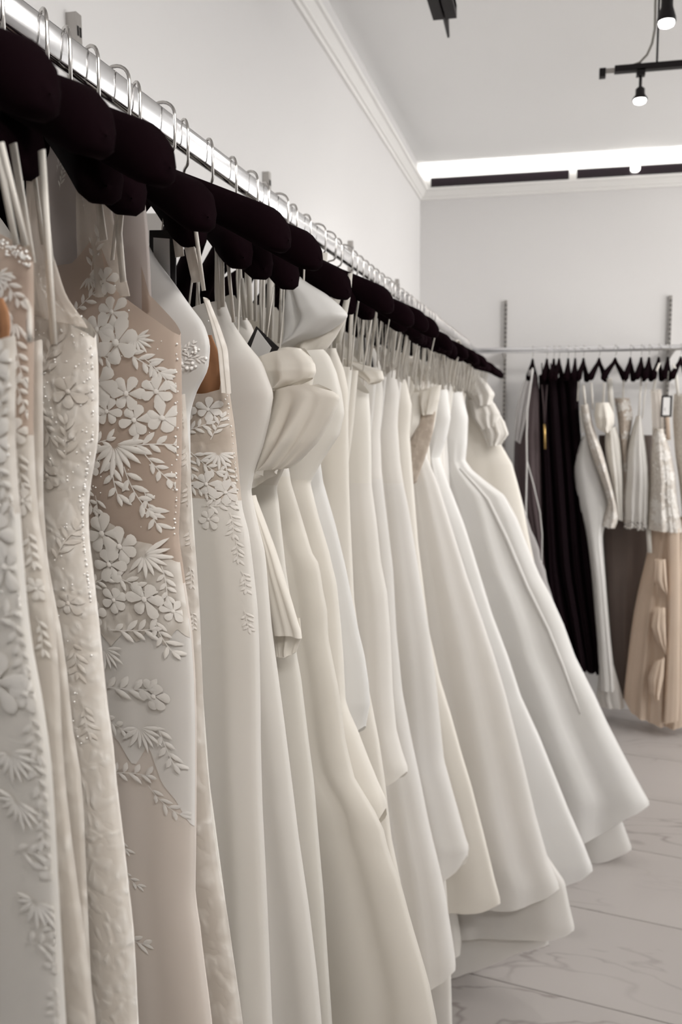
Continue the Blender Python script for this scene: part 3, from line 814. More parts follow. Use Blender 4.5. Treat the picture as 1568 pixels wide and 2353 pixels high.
panel(fr, [(60, 318), (60, 480), (60, 760)], [(232, 375), (330, 430), (340, 520), (345, 600), (350, 720)], 'mauve', g, 'illusion_back', off=.016, b=.003, top=[(60, 318), (150, 345), (232, 380), (330, 440)])
for i, (px, wd) in enumerate([([(255, 555), (243, 460), (212, 395), (222, 330), (245, 275)], .010), ([(300, 650), (290, 540), (298, 470), (320, 420)], .007), ([(275, 600), (285, 500), (300, 430)], .004)]):
    q = [fr.sz(p, -.018) for p in px]; ribbon(fr, [(a[0], a[1], -.024) for a in q], wd, g, 'strap', M['lace'])
Ts = Tube(fr, [fr.sz(p) for p in [(262, 270), (262, 420), (285, 560)]], [fr.sz(p) for p in [(215, 270), (205, 420), (235, 560)]], ((3, .003), (0, .003)), (0, 1), 2, 0, 1, -.027)
for i, (x, y) in enumerate([(240, 290), (232, 320), (228, 352), (220, 390), (225, 430)]):
    s, z = fr.sz((x, y)); motif(Ts, 'spray', s, z, .007, 1.2, g, seed=140 + i)
for i, (x, y) in enumerate([(300, 465), (335, 470)]):
    s, z = fr.sz((x, y)); motif(Ts, 'flower', s, z, .006, 1.2, g, seed=150 + i)

fr, T, g, bo, sk = gown('E2', 0.725, [(425, 905), (432, 1000), (438, 1080), (440, 1200), (450, 1280), (458, 1400), (462, 1500), (466, 1600), (470, 1700), (485, 1870), (500, 1990), (519, 2083), (540, 2230), (558, 2353)],
    'lace trimmed gown peeking out just behind the floral lace gown', 'lace trimmed gown behind the floral one', waist=(440, 1200), bm='lace', sm='lace', b=(.012, .014, .025), fold=(.005, 7))
for i, (y, R) in enumerate([(950, .007), (1040, .008), (1130, .007), (1230, .007), (1320, .007), (1420, .006)]):
    s, z = fr.sz((430 + (y - 950) * .05, y)); motif(T, 'spray', s, z, R, -1.5, bo if y < 1200 else sk, seed=160 + i)

fr, T, g, bo, sk = gown('F0', 0.765, [(332, 552), (360, 600), (400, 652), (440, 708), (468, 742), (483, 790), (478, 850), (450, 900), (435, 950), (437, 1100), (450, 1300), (465, 1600), (480, 1800), (520, 2100), (545, 2353)],
    'grey white satin wrap gown with deep V neckline and glass beads', 'satin wrap gown with deep V neckline', waist=(437, 1100), top=[(150, 560), (250, 560), (320, 545), (332, 552)], bm='white', sm='satin', b=(.016, .014, .022), fold=(.004, 6))
scatter(T, fr, (420, 800, 480, 850), 22, .0016, bo)
for i, (x, y) in enumerate([(445, 800), (440, 835), (470, 825), (428, 815)]):
    s, z = fr.sz((x, y)); motif(T, 'spray', s, z, .006, random.uniform(-1, 1), bo, seed=170 + i, mt=M['pearl'])
for x0, y0, x1, y1, wd, mt_ in ((352, 440, 345, 580, .012, 'lace'), (372, 460, 385, 640, .013, 'lace'), (405, 500, 400, 660, .004, 'ribbon')):
    a, b = fr.sz((x0, y0), -.018), fr.sz((x1, y1), -.018); ribbon(fr, [(b[0], b[1], .012), (a[0], a[1], .0)], wd, g, 'strap', M[mt_])

fr, T, g, bo, sk = gown('F', 0.812, [(476, 690), (495, 740), (515, 790), (522, 850), (526, 900), (538, 980), (545, 1050), (552, 1130), (556, 1170), (571, 1223), (580, 1293), (592, 1398), (596, 1486), (599, 1626), (599, 1700), (603, 1853), (611, 2006), (618, 2159), (624, 2312), (626, 2353)],
    'beaded lace bodice gown with open tan lined keyhole and plain skirt', 'lace gown with the tan keyhole', waist=(553, 1150), top=[(300, 905), (420, 925), (455, 905), (490, 905), (516, 895), (520, 800), (524, 860), (526, 900)], bm='lacetan', sm='crepe', b=(.018, .018, .022), fold=(.010, 5))
panel(fr, [(395, 770), (400, 900), (420, 960)], [(486, 770), (512, 830), (518, 880), (505, 920)], 'lining', g, 'lining', off=.006, b=.004)
panel(fr, [(468, 682), (489, 748), (508, 815), (517, 900)], [(478, 690), (500, 745), (518, 800), (526, 905)], 'lace', bo, 'lace_border', off=-.014, b=.004)
for i, (x, y, k, R, r) in enumerate([(450, 945, 'flower', .011, .2), (500, 940, 'flower', .010, .5), (470, 985, 'spray', .012, .4), (515, 985, 'spray', .010, 1.2), (440, 1000, 'flower', .010, 0), (520, 1040, 'burst', .013, -.2), (490, 1060, 'spray', .013, -.7), (535, 1080, 'spray', .010, -1.3), (500, 1110, 'flower', .011, .2), (535, 1130, 'flower', .010, .4), (480, 1120, 'spray', .011, -.4), (465, 1060, 'spray', .010, -1.3), (520, 1160, 'spray', .012, .1), (550, 1200, 'spray', .009, -1.4), (505, 1190, 'flower', .009, .1), (560, 1260, 'spray', .008, -1.5), (575, 1330, 'spray', .008, -1.4), (580, 1420, 'spray', .008, -1.4)]):
    s, z = fr.sz((x, y)); motif(T, k, s, z, R, r, bo if y < 1150 else sk, seed=190 + i)
bead_line(T, fr, [(480, 700), (518, 800), (526, 900), (545, 1050), (552, 1130)], 50, .0007, bo)

fr, T, g, bo, sk = gown('G', 0.915, [(512, 692), (530, 740), (565, 790), (600, 830), (628, 905), (620, 960), (603, 1030), (585, 1080), (575, 1126), (590, 1198), (608, 1268), (615, 1345), (625, 1451), (639, 1556), (653, 1661), (668, 1777), (687, 1930), (710, 2083), (729, 2236), (740, 2353)],
    'plain ivory crepe gown with a deep V neckline and nipped waist', 'plain crepe V neck gown', waist=(575, 1126), top=[(350, 720), (440, 730), (490, 700), (512, 692)], bm='crepe', sm='crepe', b=(.024, .018, .026), fold=(.012, 6))
for x0, y0, x1, y1, wd in ((500, 540, 497, 710, .005), (512, 530, 505, 705, .006), (524, 560, 530, 740, .004)):
    a, b = fr.sz((x0, y0), -.018), fr.sz((x1, y1), -.018); ribbon(fr, [(b[0], b[1], -.014), (a[0], a[1], -.02)], wd, g)

fr, T, g, bo, sk = gown('G1', 1.050, [(560, 728), (575, 745), (584, 775), (592, 830), (605, 900), (635, 1000), (664, 1080), (667, 1107), (692, 1188), (710, 1247), (717, 1275), (731, 1288), (738, 1324), (743, 1360), (752, 1398), (755, 1468), (766, 1521), (780, 1591), (794, 1700), (817, 1796), (856, 1853), (882, 1903), (894, 1960), (921, 2025), (944, 2113), (967, 2190), (986, 2255), (1006, 2353)],
    'round shouldered ivory gown behind the satin bow gown', 'round shouldered ivory gown', waist=(666, 1095), top=[(450, 750), (525, 745), (545, 730), (560, 728)], bm='crepe', sm='crepe2', b=(.020, .018, .030), fold=(.014, 5))
for x0, y0, x1, y1, wd in ((548, 545, 556, 735, .005), (572, 565, 570, 735, .008), (560, 640, 562, 730, .004)):
    a, b = fr.sz((x0, y0), -.018), fr.sz((x1, y1), -.018); ribbon(fr, [(b[0], b[1], -.014), (a[0], a[1], -.02)], wd, g)

fr, T, g, bo, sk = gown('H2', 0.975, [(700, 800), (722, 830), (724, 855), (716, 900), (690, 1000), (650, 1085), (634, 1120), (639, 1145), (657, 1310), (674, 1416), (681, 1500), (692, 1556), (709, 1696), (722, 1796), (733, 1930), (745, 2064), (752, 2178), (764, 2353)],
    'ivory satin gown with folded collar, big wrapped bow and hanging bow tail', 'satin bow gown', waist=(636, 1115), top=[(450, 850), (560, 838), (591, 822), (640, 806), (674, 798), (697, 800), (722, 830)], bm='cream', sm='satin', b=(.018, .016, .020), fold=(.009, 6), smooth=4)
panel(fr, [(592, 825), (597, 855), (630, 898)], [(690, 802), (722, 835), (724, 855), (716, 872), (650, 900)], 'cream', bo, 'folded_collar', off=-.030, b=.012, top=[(592, 825), (640, 808), (690, 801)], bot=[(630, 899), (660, 890), (720, 866)], fold=(.004, 2))
panel(fr, [(636, 897), (628, 935), (618, 975), (604, 1030), (590, 1082), (579, 1120)], [(750, 893), (782, 906), (768, 950), (745, 990), (726, 1018), (700, 1045), (672, 1072), (640, 1085)], 'cream', bo, 'bow', off=-.036, b=.014, top=[(636, 897), (680, 887), (719, 882), (783, 906)], bot=[(579, 1123), (600, 1100), (623, 1080), (672, 1073)], fold=(.012, 2.2), seed=11, nu=30, nz=34)
panel(fr, [(577, 1140), (592, 1200), (606, 1270), (616, 1350), (628, 1440), (640, 1500)], [(582, 1138), (610, 1210), (632, 1268), (652, 1330), (667, 1373), (683, 1425), (697, 1468), (682, 1498)], 'cream', sk, 'bow_tail', off=-.034, b=.007, bot=[(628, 1455), (650, 1459), (672, 1460), (697, 1468)], fold=(.004, 1.5), seed=5)
panel(fr, [(626, 1420), (630, 1462), (637, 1508)], [(690, 1420), (694, 1466), (680, 1500)], 'cream', sk, 'bow_tail_underside', off=-.028, b=.003, bot=[(637, 1508), (655, 1512), (681, 1498)])

fr, T, g, bo, sk = gown('H3', 1.130, [(742, 803), (755, 815), (773, 855), (786, 906), (792, 950), (780, 1000), (740, 1060), (712, 1110), (731, 1188), (755, 1268), (773, 1345), (783, 1451), (788, 1521), (792, 1612), (801, 1640), (822, 1686), (846, 1749), (867, 1800), (886, 1842), (888, 1855)],
    'smooth strapless satin gown right behind the bow gown', 'smooth strapless satin gown', waist=(715, 1100), top=[(600, 840), (690, 830), (720, 806), (742, 803)], hem=[(888, 1855), (879, 1882), (840, 1915), (760, 1950), (600, 1960)], bm='satin', sm='crepe2', b=(.024, .02, .045), fold=(.009, 5), smooth=4)

fr, T, g, bo, sk = gown('I', 1.200, [(700, 800), (720, 830), (750, 900), (760, 960), (752, 1010), (735, 1060), (741, 1107), (769, 1205), (790, 1293), (808, 1381), (822, 1451), (836, 1510), (845, 1573), (848, 1620), (842, 1650), (838, 1670)],
    'satin gown with a huge pointed fold over collar', 'satin gown with the pointed fold over collar', waist=(735, 1060), hem=[(838, 1668), (822, 1684), (790, 1700), (700, 1710)], bm='cream', sm='white', b=(.022, .02, .04), fold=(.009, 5), smooth=4)
panel(fr, [(668, 650), (661, 700), (660, 740), (661, 795)], [(676, 632), (700, 648), (744, 673), (776, 699), (800, 724), (786, 738), (740, 770), (700, 785), (664, 797)], 'white', bo, 'folded_collar', off=-.050, b=.020, top=[(668, 645), (674, 634), (680, 634)], bot=[(661, 797), (664, 798)], fold=(.008, 1.3), seed=8, nu=30, nz=34)
panel(fr, [(664, 780), (664, 800), (690, 812), (712, 818)], [(798, 726), (783, 752), (768, 775), (751, 798), (722, 820)], 'cream', bo, 'collar_underside', off=-.036, b=.016, top=[(664, 795), (700, 782), (750, 760), (798, 728)], bot=[(664, 799), (697, 800), (712, 818), (722, 820)], fold=(.004, 2))
for x0, y0, x1, y1, wd in ((598, 585, 602, 740, .005), (613, 590, 618, 760, .010), (634, 600, 632, 780, .012), (658, 630, 656, 790, .004), (584, 580, 590, 720, .005)):
    a, b = fr.sz((x0, y0), -.018), fr.sz((x1, y1), -.018); ribbon(fr, [(b[0], b[1], -.030), (a[0], a[1], -.026)], wd, g)

fr, T, g, bo, sk = gown('I2', 1.330, [(770, 800), (790, 850), (800, 900), (800, 1000), (801, 1100), (804, 1188), (810, 1310), (813, 1381), (830, 1500), (850, 1600), (870, 1700), (885, 1800), (900, 1930), (925, 2050)],
    'cream gown with wide white satin straps looped over its hanger', 'cream gown with wide satin straps', waist=(800, 1000), bm='cream', sm='cream', b=(.022, .022, .04), fold=(.008, 5))
for px, wd in (([(752, 720), (754, 650), (752, 610), (748, 585)], [.022, .02, .022, .034]), ([(790, 790), (800, 740), (812, 680), (818, 630)], [.012, .014, .012, .008]), ([(775, 720), (783, 690), (793, 655)], [.024, .026, .026])):
    q = [fr.sz(p, -.018) for p in px]; ribbon(fr, [(a[0], a[1], -.030) for a in q], wd, g, 'strap', M['satin'])

fr, T, g, bo, sk = gown('J', 1.560, [(846, 905), (850, 960), (852, 1040), (853, 1118), (864, 1198), (874, 1293), (888, 1363), (895, 1451), (901, 1591), (909, 1679), (923, 1731), (936, 1768), (935, 1775)],
    'column gown of soft ivory satin with cowl straps left of the bateau gown', 'column gown of soft ivory satin', waist=(853, 1110), top=[(700, 800), (770, 790), (790, 830), (815, 880), (846, 905)], hem=[(936, 1772), (920, 1790), (902, 1798), (860, 1815), (780, 1820)], bm='satin', sm='crepe', b=(.030, .026, .045), fold=(.010, 4), smooth=4)
panel(fr, [(786, 823), (800, 850), (850, 880)], [(830, 835), (878, 852), (882, 872), (860, 885)], 'cream', bo, 'folded_collar', off=-.035, b=.012, top=[(786, 822), (830, 836), (880, 855)], bot=[(850, 884), (882, 874)])
for px, wd in (([(790, 840), (785, 780), (778, 740)], .02), ([(812, 860), (818, 760), (822, 670)], .008)):
    q = [fr.sz(p, -.018) for p in px]; ribbon(fr, [(a[0], a[1], -.032) for a in q], wd, g, 'strap', M['cream'])

fr, T, g, bo, sk = gown('J2', 1.840, [(858, 800), (872, 840), (878, 900), (872, 1000), (875, 1080), (881, 1135), (902, 1310), (909, 1451), (923, 1591), (944, 1700), (964, 1792), (985, 1898), (1011, 2005), (1024, 2069), (1041, 2175), (1047, 2222), (1046, 2234)],
    'long crepe gown with bateau neckline and slanted hem', 'long crepe gown with bateau neckline', waist=(877, 1100), hem=[(1047, 2230), (1030, 2246), (988, 2266), (900, 2290)], bm='crepe', sm='tulle', b=(.032, .028, .06), fold=(.012, 5), smooth=4)
fr, T, g, bo, sk = gown('J3', 2.090, [(905, 850), (915, 900), (912, 980), (918, 1060), (927, 1118), (938, 1170), (955, 1275), (976, 1398), (987, 1460), (1000, 1560), (1019, 1749), (1049, 1856), (1070, 1932), (1078, 1952), (1074, 1965)],
    'wide ivory gown with curled train left of the pale ball gown', 'ivory gown with curled train', waist=(925, 1110), hem=[(1078, 1956), (1062, 1992), (1040, 2008), (1019, 2020), (900, 2040)], bm='crepe', sm='tulle', b=(.034, .03, .07), fold=(.013, 4), smooth=4)
T2 = Tube(fr, [fr.sz(p) for p in [(960, 1500), (985, 1800), (1012, 2040), (1022, 2200), (1027, 2400)]], None, ((2, .02), (0, .03)), (.006, 4), 1.3, .1, 5, .03)
T2.part('underskirt', M['crepe'], g, fr.sz((960, 1500))[1], fr.sz((1027, 2395))[1], 30, 20)
fr, T, g, bo, sk = gown('J4', 2.300, [(930, 870), (945, 930), (940, 1000), (948, 1100), (960, 1250), (985, 1450), (1010, 1560), (1036, 1643), (1060, 1730), (1083, 1804), (1113, 1920), (1139, 2026), (1151, 2070), (1150, 2078)],
    'narrow cream satin skirt with lace edge left of the pale ball gown', 'narrow cream satin skirt gown', waist=(945, 1080), hem=[(1151, 2076), (1120, 2086), (1053, 2084), (960, 2090)], bm='cream', sm='cream', b=(.034, .03, .05), fold=(.008, 4), smooth=4)

fr, T, g, bo, sk = gown('K', 2.520, [(1014, 884), (1006, 930), (998, 980), (986, 1020), (978, 1043), (1005, 1110), (1040, 1220), (1075, 1330), (1110, 1430), (1140, 1520), (1164, 1600), (1207, 1770), (1232, 1877), (1262, 1983), (1285, 2038), (1286, 2044)],
    'strapless ball gown with cream sweetheart bust and layered tulle skirt', 'strapless cream bust ball gown', waist=(978, 1046), top=[(800, 900), (905, 893), (935, 888), (965, 905), (985, 895), (1014, 884)], hem=[(1286, 2041), (1265, 2054), (1222, 2064), (1151, 2066), (1050, 2062), (900, 2062)], bm='cream', sm='tulle', b=(.04, .03, .09), fold=(.020, 4), smooth=4)
panel(fr, [(960, 955), (930, 1020), (918, 1075), (925, 1130)], [(1002, 945), (994, 1000), (980, 1045), (958, 1105)], 'lacetan', bo, 'lace_waist', off=-.040, b=.012)
panel(fr, [(904, 898), (903, 940), (910, 985), (922, 1012)], [(962, 902), (967, 940), (963, 975), (938, 1015)], 'cream', bo, 'bust_cup', off=-.060, b=.022, fold=(.010, 1.4))
panel(fr, [(966, 905), (967, 930), (976, 955)], [(1014, 884), (1009, 918), (994, 952)], 'cream', bo, 'bust_cup', off=-.052, b=.022, fold=(.008, 1.4), seed=4)
for nm, rt, hm, of, mt_ in (('underskirt', [(1240, 1980), (1285, 2045), (1296, 2100), (1308, 2150), (1307, 2160)], [(1309, 2158), (1290, 2166), (1241, 2167), (1160, 2160), (1000, 2150)], .05, 'tulle'),
                            ('petticoat', [(1180, 1980), (1225, 2100), (1237, 2165), (1241, 2200), (1238, 2206)], [(1241, 2203), (1190, 2204), (1130, 2228), (1080, 2246), (1024, 2256), (900, 2262)], .08, 'tulle'),
                            ('lining_layer', [(1050, 1990), (1072, 2090), (1080, 2140), (1077, 2172)], [(1078, 2170), (1040, 2172), (940, 2172)], -.06, 'crepe')):
    R_ = [fr.sz(p) for p in rt]
    T2 = Tube(fr, R_, None, ((2, .05), (0, .06)), (.012, 3.4), R_[0][1], R_[-1][1], 9, of)
    T2.part(nm, M[mt_], g, R_[0][1], [fr.sz(p) for p in hm], 40, 20)

fr, T, g, bo, sk = gown('L', 3.020, [(1028, 895), (1036, 960), (1026, 1010), (1010, 1050), (1030, 1110), (1067, 1205), (1100, 1310), (1131, 1410), (1169, 1510), (1198, 1600), (1241, 1694), (1275, 1779), (1309, 1864), (1343, 1941), (1364, 1996), (1362, 2003)],
    'ball gown with one broad rounded pleat between the two largest skirts', 'ball gown with a broad rounded pleat', waist=(1012, 1052), hem=[(1364, 2000), (1340, 2014), (1283, 2023), (1150, 2030), (950, 2030)], bm='white', sm='white', b=(.04, .03, .10), fold=(.026, 4), smooth=4)
fr, T, g, bo, sk = gown('M', 3.520, [(1062, 900), (1076, 960), (1074, 1020), (1070, 1058), (1085, 1080), (1120, 1108), (1159, 1137), (1188, 1190), (1215, 1260), (1240, 1320), (1268, 1372), (1296, 1434), (1322, 1507), (1369, 1600), (1398, 1664), (1433, 1732), (1462, 1787), (1494, 1845), (1492, 1852)],
    'largest white satin ball gown sweeping furthest into the room', 'largest white ball gown', waist=(1072, 1062), hem=[(1494, 1849), (1470, 1858), (1445, 1866), (1385, 1902), (1326, 1917), (1250, 1925), (1000, 1930)], bm='white', sm='white', b=(.05, .035, .13), fold=(.030, 4), smooth=4)
R_ = [fr.sz(p) for p in [(1380, 1800), (1422, 1879), (1432, 1905), (1450, 1956), (1448, 1964)]]
T2 = Tube(fr, R_, None, ((2, .08), (0, .09)), (.012, 3.4), R_[0][1], R_[-1][1], 4, .03)
T2.part('underskirt', M['tulle'], g, R_[0][1], [fr.sz(p) for p in [(1450, 1960), (1400, 1974), (1352, 1976), (1100, 1980)]], 40, 18)
pl = [fr.sz(p) for p in [(1062, 1075), (1095, 1110), (1127, 1147), (1169, 1233), (1217, 1344), (1265, 1440), (1300, 1525), (1328, 1600), (1340, 1632)]]
MB().tube([fr.w(s, float(T.front(s, z)) - .001, z) for s, z in pl], [.003, .005, .006, .007, .007, .006, .005, .004, .0015], 10).build('pleat', M['white'], sk, True)

fr, T, g, bo, sk = gown('N', 4.050, [(1100, 862), (1118, 880), (1136, 905), (1131, 922), (1145, 945), (1160, 970), (1168, 998), (1150, 1018), (1160, 1035), (1178, 1067), (1190, 1110), (1201, 1153), (1213, 1217), (1230, 1300), (1260, 1400), (1290, 1500), (1330, 1650), (1360, 1780)],
    'ivory gown with stacked shoulder ruffles at the far end of the left rail', 'ruffled ivory gown at the rail end', waist=(1178, 1067), top=[(1000, 900), (1068, 880), (1085, 858), (1100, 862)], hem=[(1360, 1775), (1250, 1790), (1000, 1800)], bm='crepe2', sm='cream', b=(.05, .05, .10), fold=(.012, 4), smooth=4)
for i, (L_, R_, tp, bt) in enumerate([([(1072, 868), (1075, 905), (1092, 925)], [(1100, 862), (1122, 882), (1138, 906), (1128, 930)], None, [(1085, 935), (1128, 930)]),
                                   ([(1078, 920), (1085, 960), (1105, 985)], [(1112, 915), (1136, 925), (1150, 950), (1142, 978)], None, [(1100, 990), (1142, 980)]),
                                   ([(1098, 955), (1108, 990), (1120, 1020)], [(1140, 940), (1160, 968), (1170, 998), (1152, 1022)], None, [(1115, 1028), (1152, 1022)])]):
    panel(fr, L_, R_, 'crepe', bo, 'ruffle', off=-.06 - .012 * (2 - i), b=.03, fold=(.016, 2.6), bot=bt, seed=20 + i)
fr, T, g, bo, sk = gown('O', 4.330, [(1128, 890), (1140, 960), (1150, 1040), (1165, 1090), (1200, 1150), (1222, 1220), (1232, 1240), (1240, 1262), (1243, 1285), (1254, 1310), (1258, 1335), (1268, 1365), (1290, 1450), (1310, 1560), (1320, 1650)],
    'grey white gown with frilled side seam, last on the left rail', 'frilled grey white gown, last on the rail', waist=(1165, 1090), hem=[(1320, 1640), (1200, 1650), (1000, 1650)], bm='crepe', sm='pale', b=(.04, .04, .07), fold=(.012, 5), smooth=2)

# hidden gowns packed between the ones above: hangers, loops and bodice tops are what shows
for i, y in enumerate(fill):
    ph = phi_of(y) + random.uniform(-3, 3)
    fr = Frame(RX, y, ph)
    sr_ = random.uniform(.10, .135) if .9 < y < 1.7 else .045; zt = random.uniform(1.755, 1.80); zw = zt - .2
    nb = [q for q in SHORT if q[0] < y]
    nb = 'behind the ' + max(nb)[1] if nb else 'at the near end of the left rail'
    gl = 'ivory gown nearly hidden ' + nb; hl = 'black velvet hanger bunched ' + nb
    gg = 'hidden gowns ' + nb; hg = 'bunched hangers ' + nb
    g = empty('wedding_gown', (RX, y, 0), gl, 'wedding dress', gg)
    T = Tube(fr, [(sr_, zt), (sr_ - .012, zt - .1), (sr_ - .03, zw), (sr_ + .0, 1.2), (sr_ + .05, .32)], None, ((2, .016), (zt, .016), (zw, .014), (.3, .022)), (.005, 5), zw + .1, .3, i)
    T.part('bodice', M[random.choice(['crepe', 'cream', 'lace', 'satin', 'tulle'])], g, [(-.3, 1.845), (-.16, 1.85), (-.05, 1.87), (0.01, zt + .03), (.05, zt), (sr_, zt - .005)], zw, 24, 8)
    T.part('skirt', M[random.choice(['crepe', 'cream', 'satin', 'tulle'])], g, zw, .32, 24, 14)
    if y < .9: hanger(RX, y, -math.radians(SWING[y]), hl, hg); strap_over(fr, -.05, 1.83, .004, g, 0, .016); continue
    for s in [random.uniform(.02, .05), random.uniform(.08, .11)] + ([random.uniform(.12, .16)] if i % 2 else []):
        strap_over(fr, s, min(zt - .01, arm_top(s) - .05), random.choice([.002, .003, .004, .007]), g, random.uniform(-.015, .015) if s < .1 else -.02, .016)
    hanger(RX, y, -math.radians(SWING[y]), hl, hg)
for k in ('G', 'G1', 'H2', 'H3', 'J', 'J2', 'J3', 'J4', 'K', 'L', 'M', 'N', 'O'):
    fr, T, g, bo, sk = GOWNS[k]; zt, se, bb = ZTOP[k]
    for s in (0.04, min(0.11, se - .02)):
        strap_over(fr, s, min(zt - .03, arm_top(s) - .05), random.choice([.002, .003, .005]), g, -.008, bb + .001)

# swing tags with black borders
def swing_tag(fr, c4, off, label, ink=False, up=0.05):
    q = [fr.sz(p) for p in c4]                       # tl, tr, br, bl
    root = empty('price_tag', fr.w(q[0][0], off, q[0][1]), label, 'price tag')
    def slab(pts, o0, o1, nm, mt, par):
        v = [fr.w(s, o0, z) for s, z in pts] + [fr.w(s, o1, z) for s, z in pts]
        return mesh(nm, v, [(0, 1, 2, 3), (7, 6, 5, 4), (0, 4, 5, 1), (1, 5, 6, 2), (2, 6, 7, 3), (3, 7, 4, 0)], mt, par, False)
    slab(q, off, off + .0012, 'border', M['black'], root)
    c = sum(q) / 4
    def ins(k, l): return [c + (p - c) * np.array([k, l]) for p in q]
    ca_ = slab(ins(.62, .84), off - .0006, off, 'card', M['card'], root)
    if ink:
        a = c + (q[0] - c) * np.array([.34, -.12]); w_ = abs(q[1][0] - q[0][0])
        slab([a, a + np.array([w_ * .06, 0]), a + np.array([w_ * .06, -w_ * .34]), a + np.array([0, -w_ * .34])], off - .001, off - .0006, 'printed_mark', M['ink'], ca_)
    top = (q[0] + q[1]) / 2
    MB().tube([fr.w(top[0], off, top[1]), fr.w(top[0] + .004, off + up * .12, top[1] + up)], .0006, 5).build('string', M['ribbon'], root, True)
fr = GOWNS['F'][0]
swing_tag(fr, [(408, 540), (467, 540), (468, 760), (406, 760)], -.030, 'tall black bordered tag hanging under the hangers by the lace gown')
fr = GOWNS['H2'][0]
swing_tag(fr, [(613, 752), (664, 800), (635, 850), (584, 808)], -.015, 'tilted black bordered tag tucked into the bow gown collar')
fr = GOWNS['J2'][0]
swing_tag(fr, [(858, 772), (874, 772), (881, 856), (862, 856)], -.035, 'small black bordered tag beside the bateau neckline gown')
#@@PART4
# ------------------------------------------------------------------ garments on the back rail (traced on the plane they hang in)
def back(name, label, cat, y=4.86):
    fr = Frame(0.3, y, 0)
    return fr, empty(name, (0.3, y, 0), label, cat, 'garments on the back rail')
def bpan(fr, g, name, mt, left, right, off=0.0, b=0.09, fold=(0.012, 3), **k):
    return panel(fr, left, right, mt, g, name, off=off, b=b, fold=fold, **k)
def bhook(px, ang, what):
    r = FWD + RGT * (px - IW / 2) / FPX - UPV * (800 - IH / 2) / FPX
    q = CAM + r * (RY / r[1])
    hanger(q[0], RY, math.radians(ang), 'black velvet hanger on the back rail holding the ' + what)
def brib(fr, g, px, wd, off, name='strap', mt='ribbon'):
    q = [fr.sz(p) for p in px]; return ribbon(fr, [(a[0], a[1], off) for a in q], wd, g, name, M[mt])
def cordline(fr, g, px, r, off, mt='white'):
    q = [fr.sz(p) for p in px]
    return MB().tube([fr.w(a[0], off, a[1]) for a in q], r, 6).build('drawstring', M[mt], g, True)

fr, g = back('evening_gown', 'charcoal chiffon gown with long white cords beside the corner', 'evening dress')
bpan(fr, g, 'body', 'grey', [(1222, 862), (1206, 905), (1192, 960), (1183, 1000), (1181, 1080), (1188, 1150), (1204, 1200), (1224, 1270), (1244, 1330), (1260, 1380)], [(1234, 862), (1241, 900), (1244, 1000), (1247, 1100), (1250, 1200), (1254, 1300), (1262, 1340), (1266, 1386)], b=.10, fold=(.016, 5))
bpan(fr, g, 'sheer_sleeve', 'pale', [(1216, 850), (1198, 895), (1186, 950), (1182, 1010)], [(1228, 850), (1217, 915), (1208, 970), (1196, 1020)], off=-.11, b=.02)
cordline(fr, g, [(1226, 848), (1221, 890), (1214, 940), (1212, 1000), (1213, 1060), (1211, 1150), (1212, 1210)], .0042, -.135)
cordline(fr, g, [(1213, 1055), (1228, 1110), (1242, 1170), (1247, 1220), (1246, 1290), (1252, 1335)], .003, -.13)
bhook(1225, 86, 'charcoal chiffon gown')
BL = [[(1238, 862), (1244, 1000), (1250, 1200), (1256, 1380), (1276, 1480), (1300, 1530)], [(1258, 862), (1264, 1000), (1286, 1300), (1330, 1532)], [(1280, 868), (1291, 1000), (1312, 1300), (1350, 1538)], [(1300, 868), (1313, 1000), (1336, 1300), (1370, 1540)],
      [(1334, 868), (1330, 930), (1336, 1000), (1341, 1100), (1350, 1200), (1362, 1300), (1372, 1400), (1379, 1460), (1388, 1488), (1390, 1510), (1382, 1532), (1370, 1542)]]
bl = ['black gown next to the charcoal chiffon one, gold zip at its front', 'black gown second in the black cluster from the corner', 'black gown third in the black cluster from the corner', 'rightmost black gown, its rounded hem against the white satin gown']
for i in range(4):
    fr, g = back('evening_gown', bl[i], 'evening dress', 4.88 - .015 * (i % 2))
    L_ = [(x - (1 if i else 0), y) for x, y in BL[i]]
    T, o = bpan(fr, g, 'body', 'noir', L_, BL[i + 1], off=.01 * i, b=.10, fold=(.014, 3), seed=30 + i)
    brib(fr, g, [(BL[i][0][0] + 8, 835), (BL[i][0][0] + 10, 890)], .006, -.06, mt='noir')
    if i == 0:
        brib(fr, g, [(1246, 885), (1250, 930), (1252, 975)], .007, -.112, mt='grey')
        brib(fr, g, [(1258, 885), (1255, 930), (1253, 970)], .006, -.113, mt='grey')
        cordline(fr, g, [(1252, 974), (1253, 1000), (1254, 1030)], .006, -.115, 'gold')
    if i == 3:
        brib(fr, g, [(1329, 878), (1328, 900), (1327, 922)], .008, -.09)
        brib(fr, g, [(1332, 943), (1336, 970), (1338, 992)], .008, -.10)
    bhook((1258, 1286, 1307, 1342)[i], (86, 84, 87, 82)[i], ('black gown with the gold zip', 'second black gown', 'third black gown', 'rightmost black gown')[i])
bhook(1274, 86, 'black gown left of the second'); bhook(1323, 87, 'black gown just left of the rightmost')

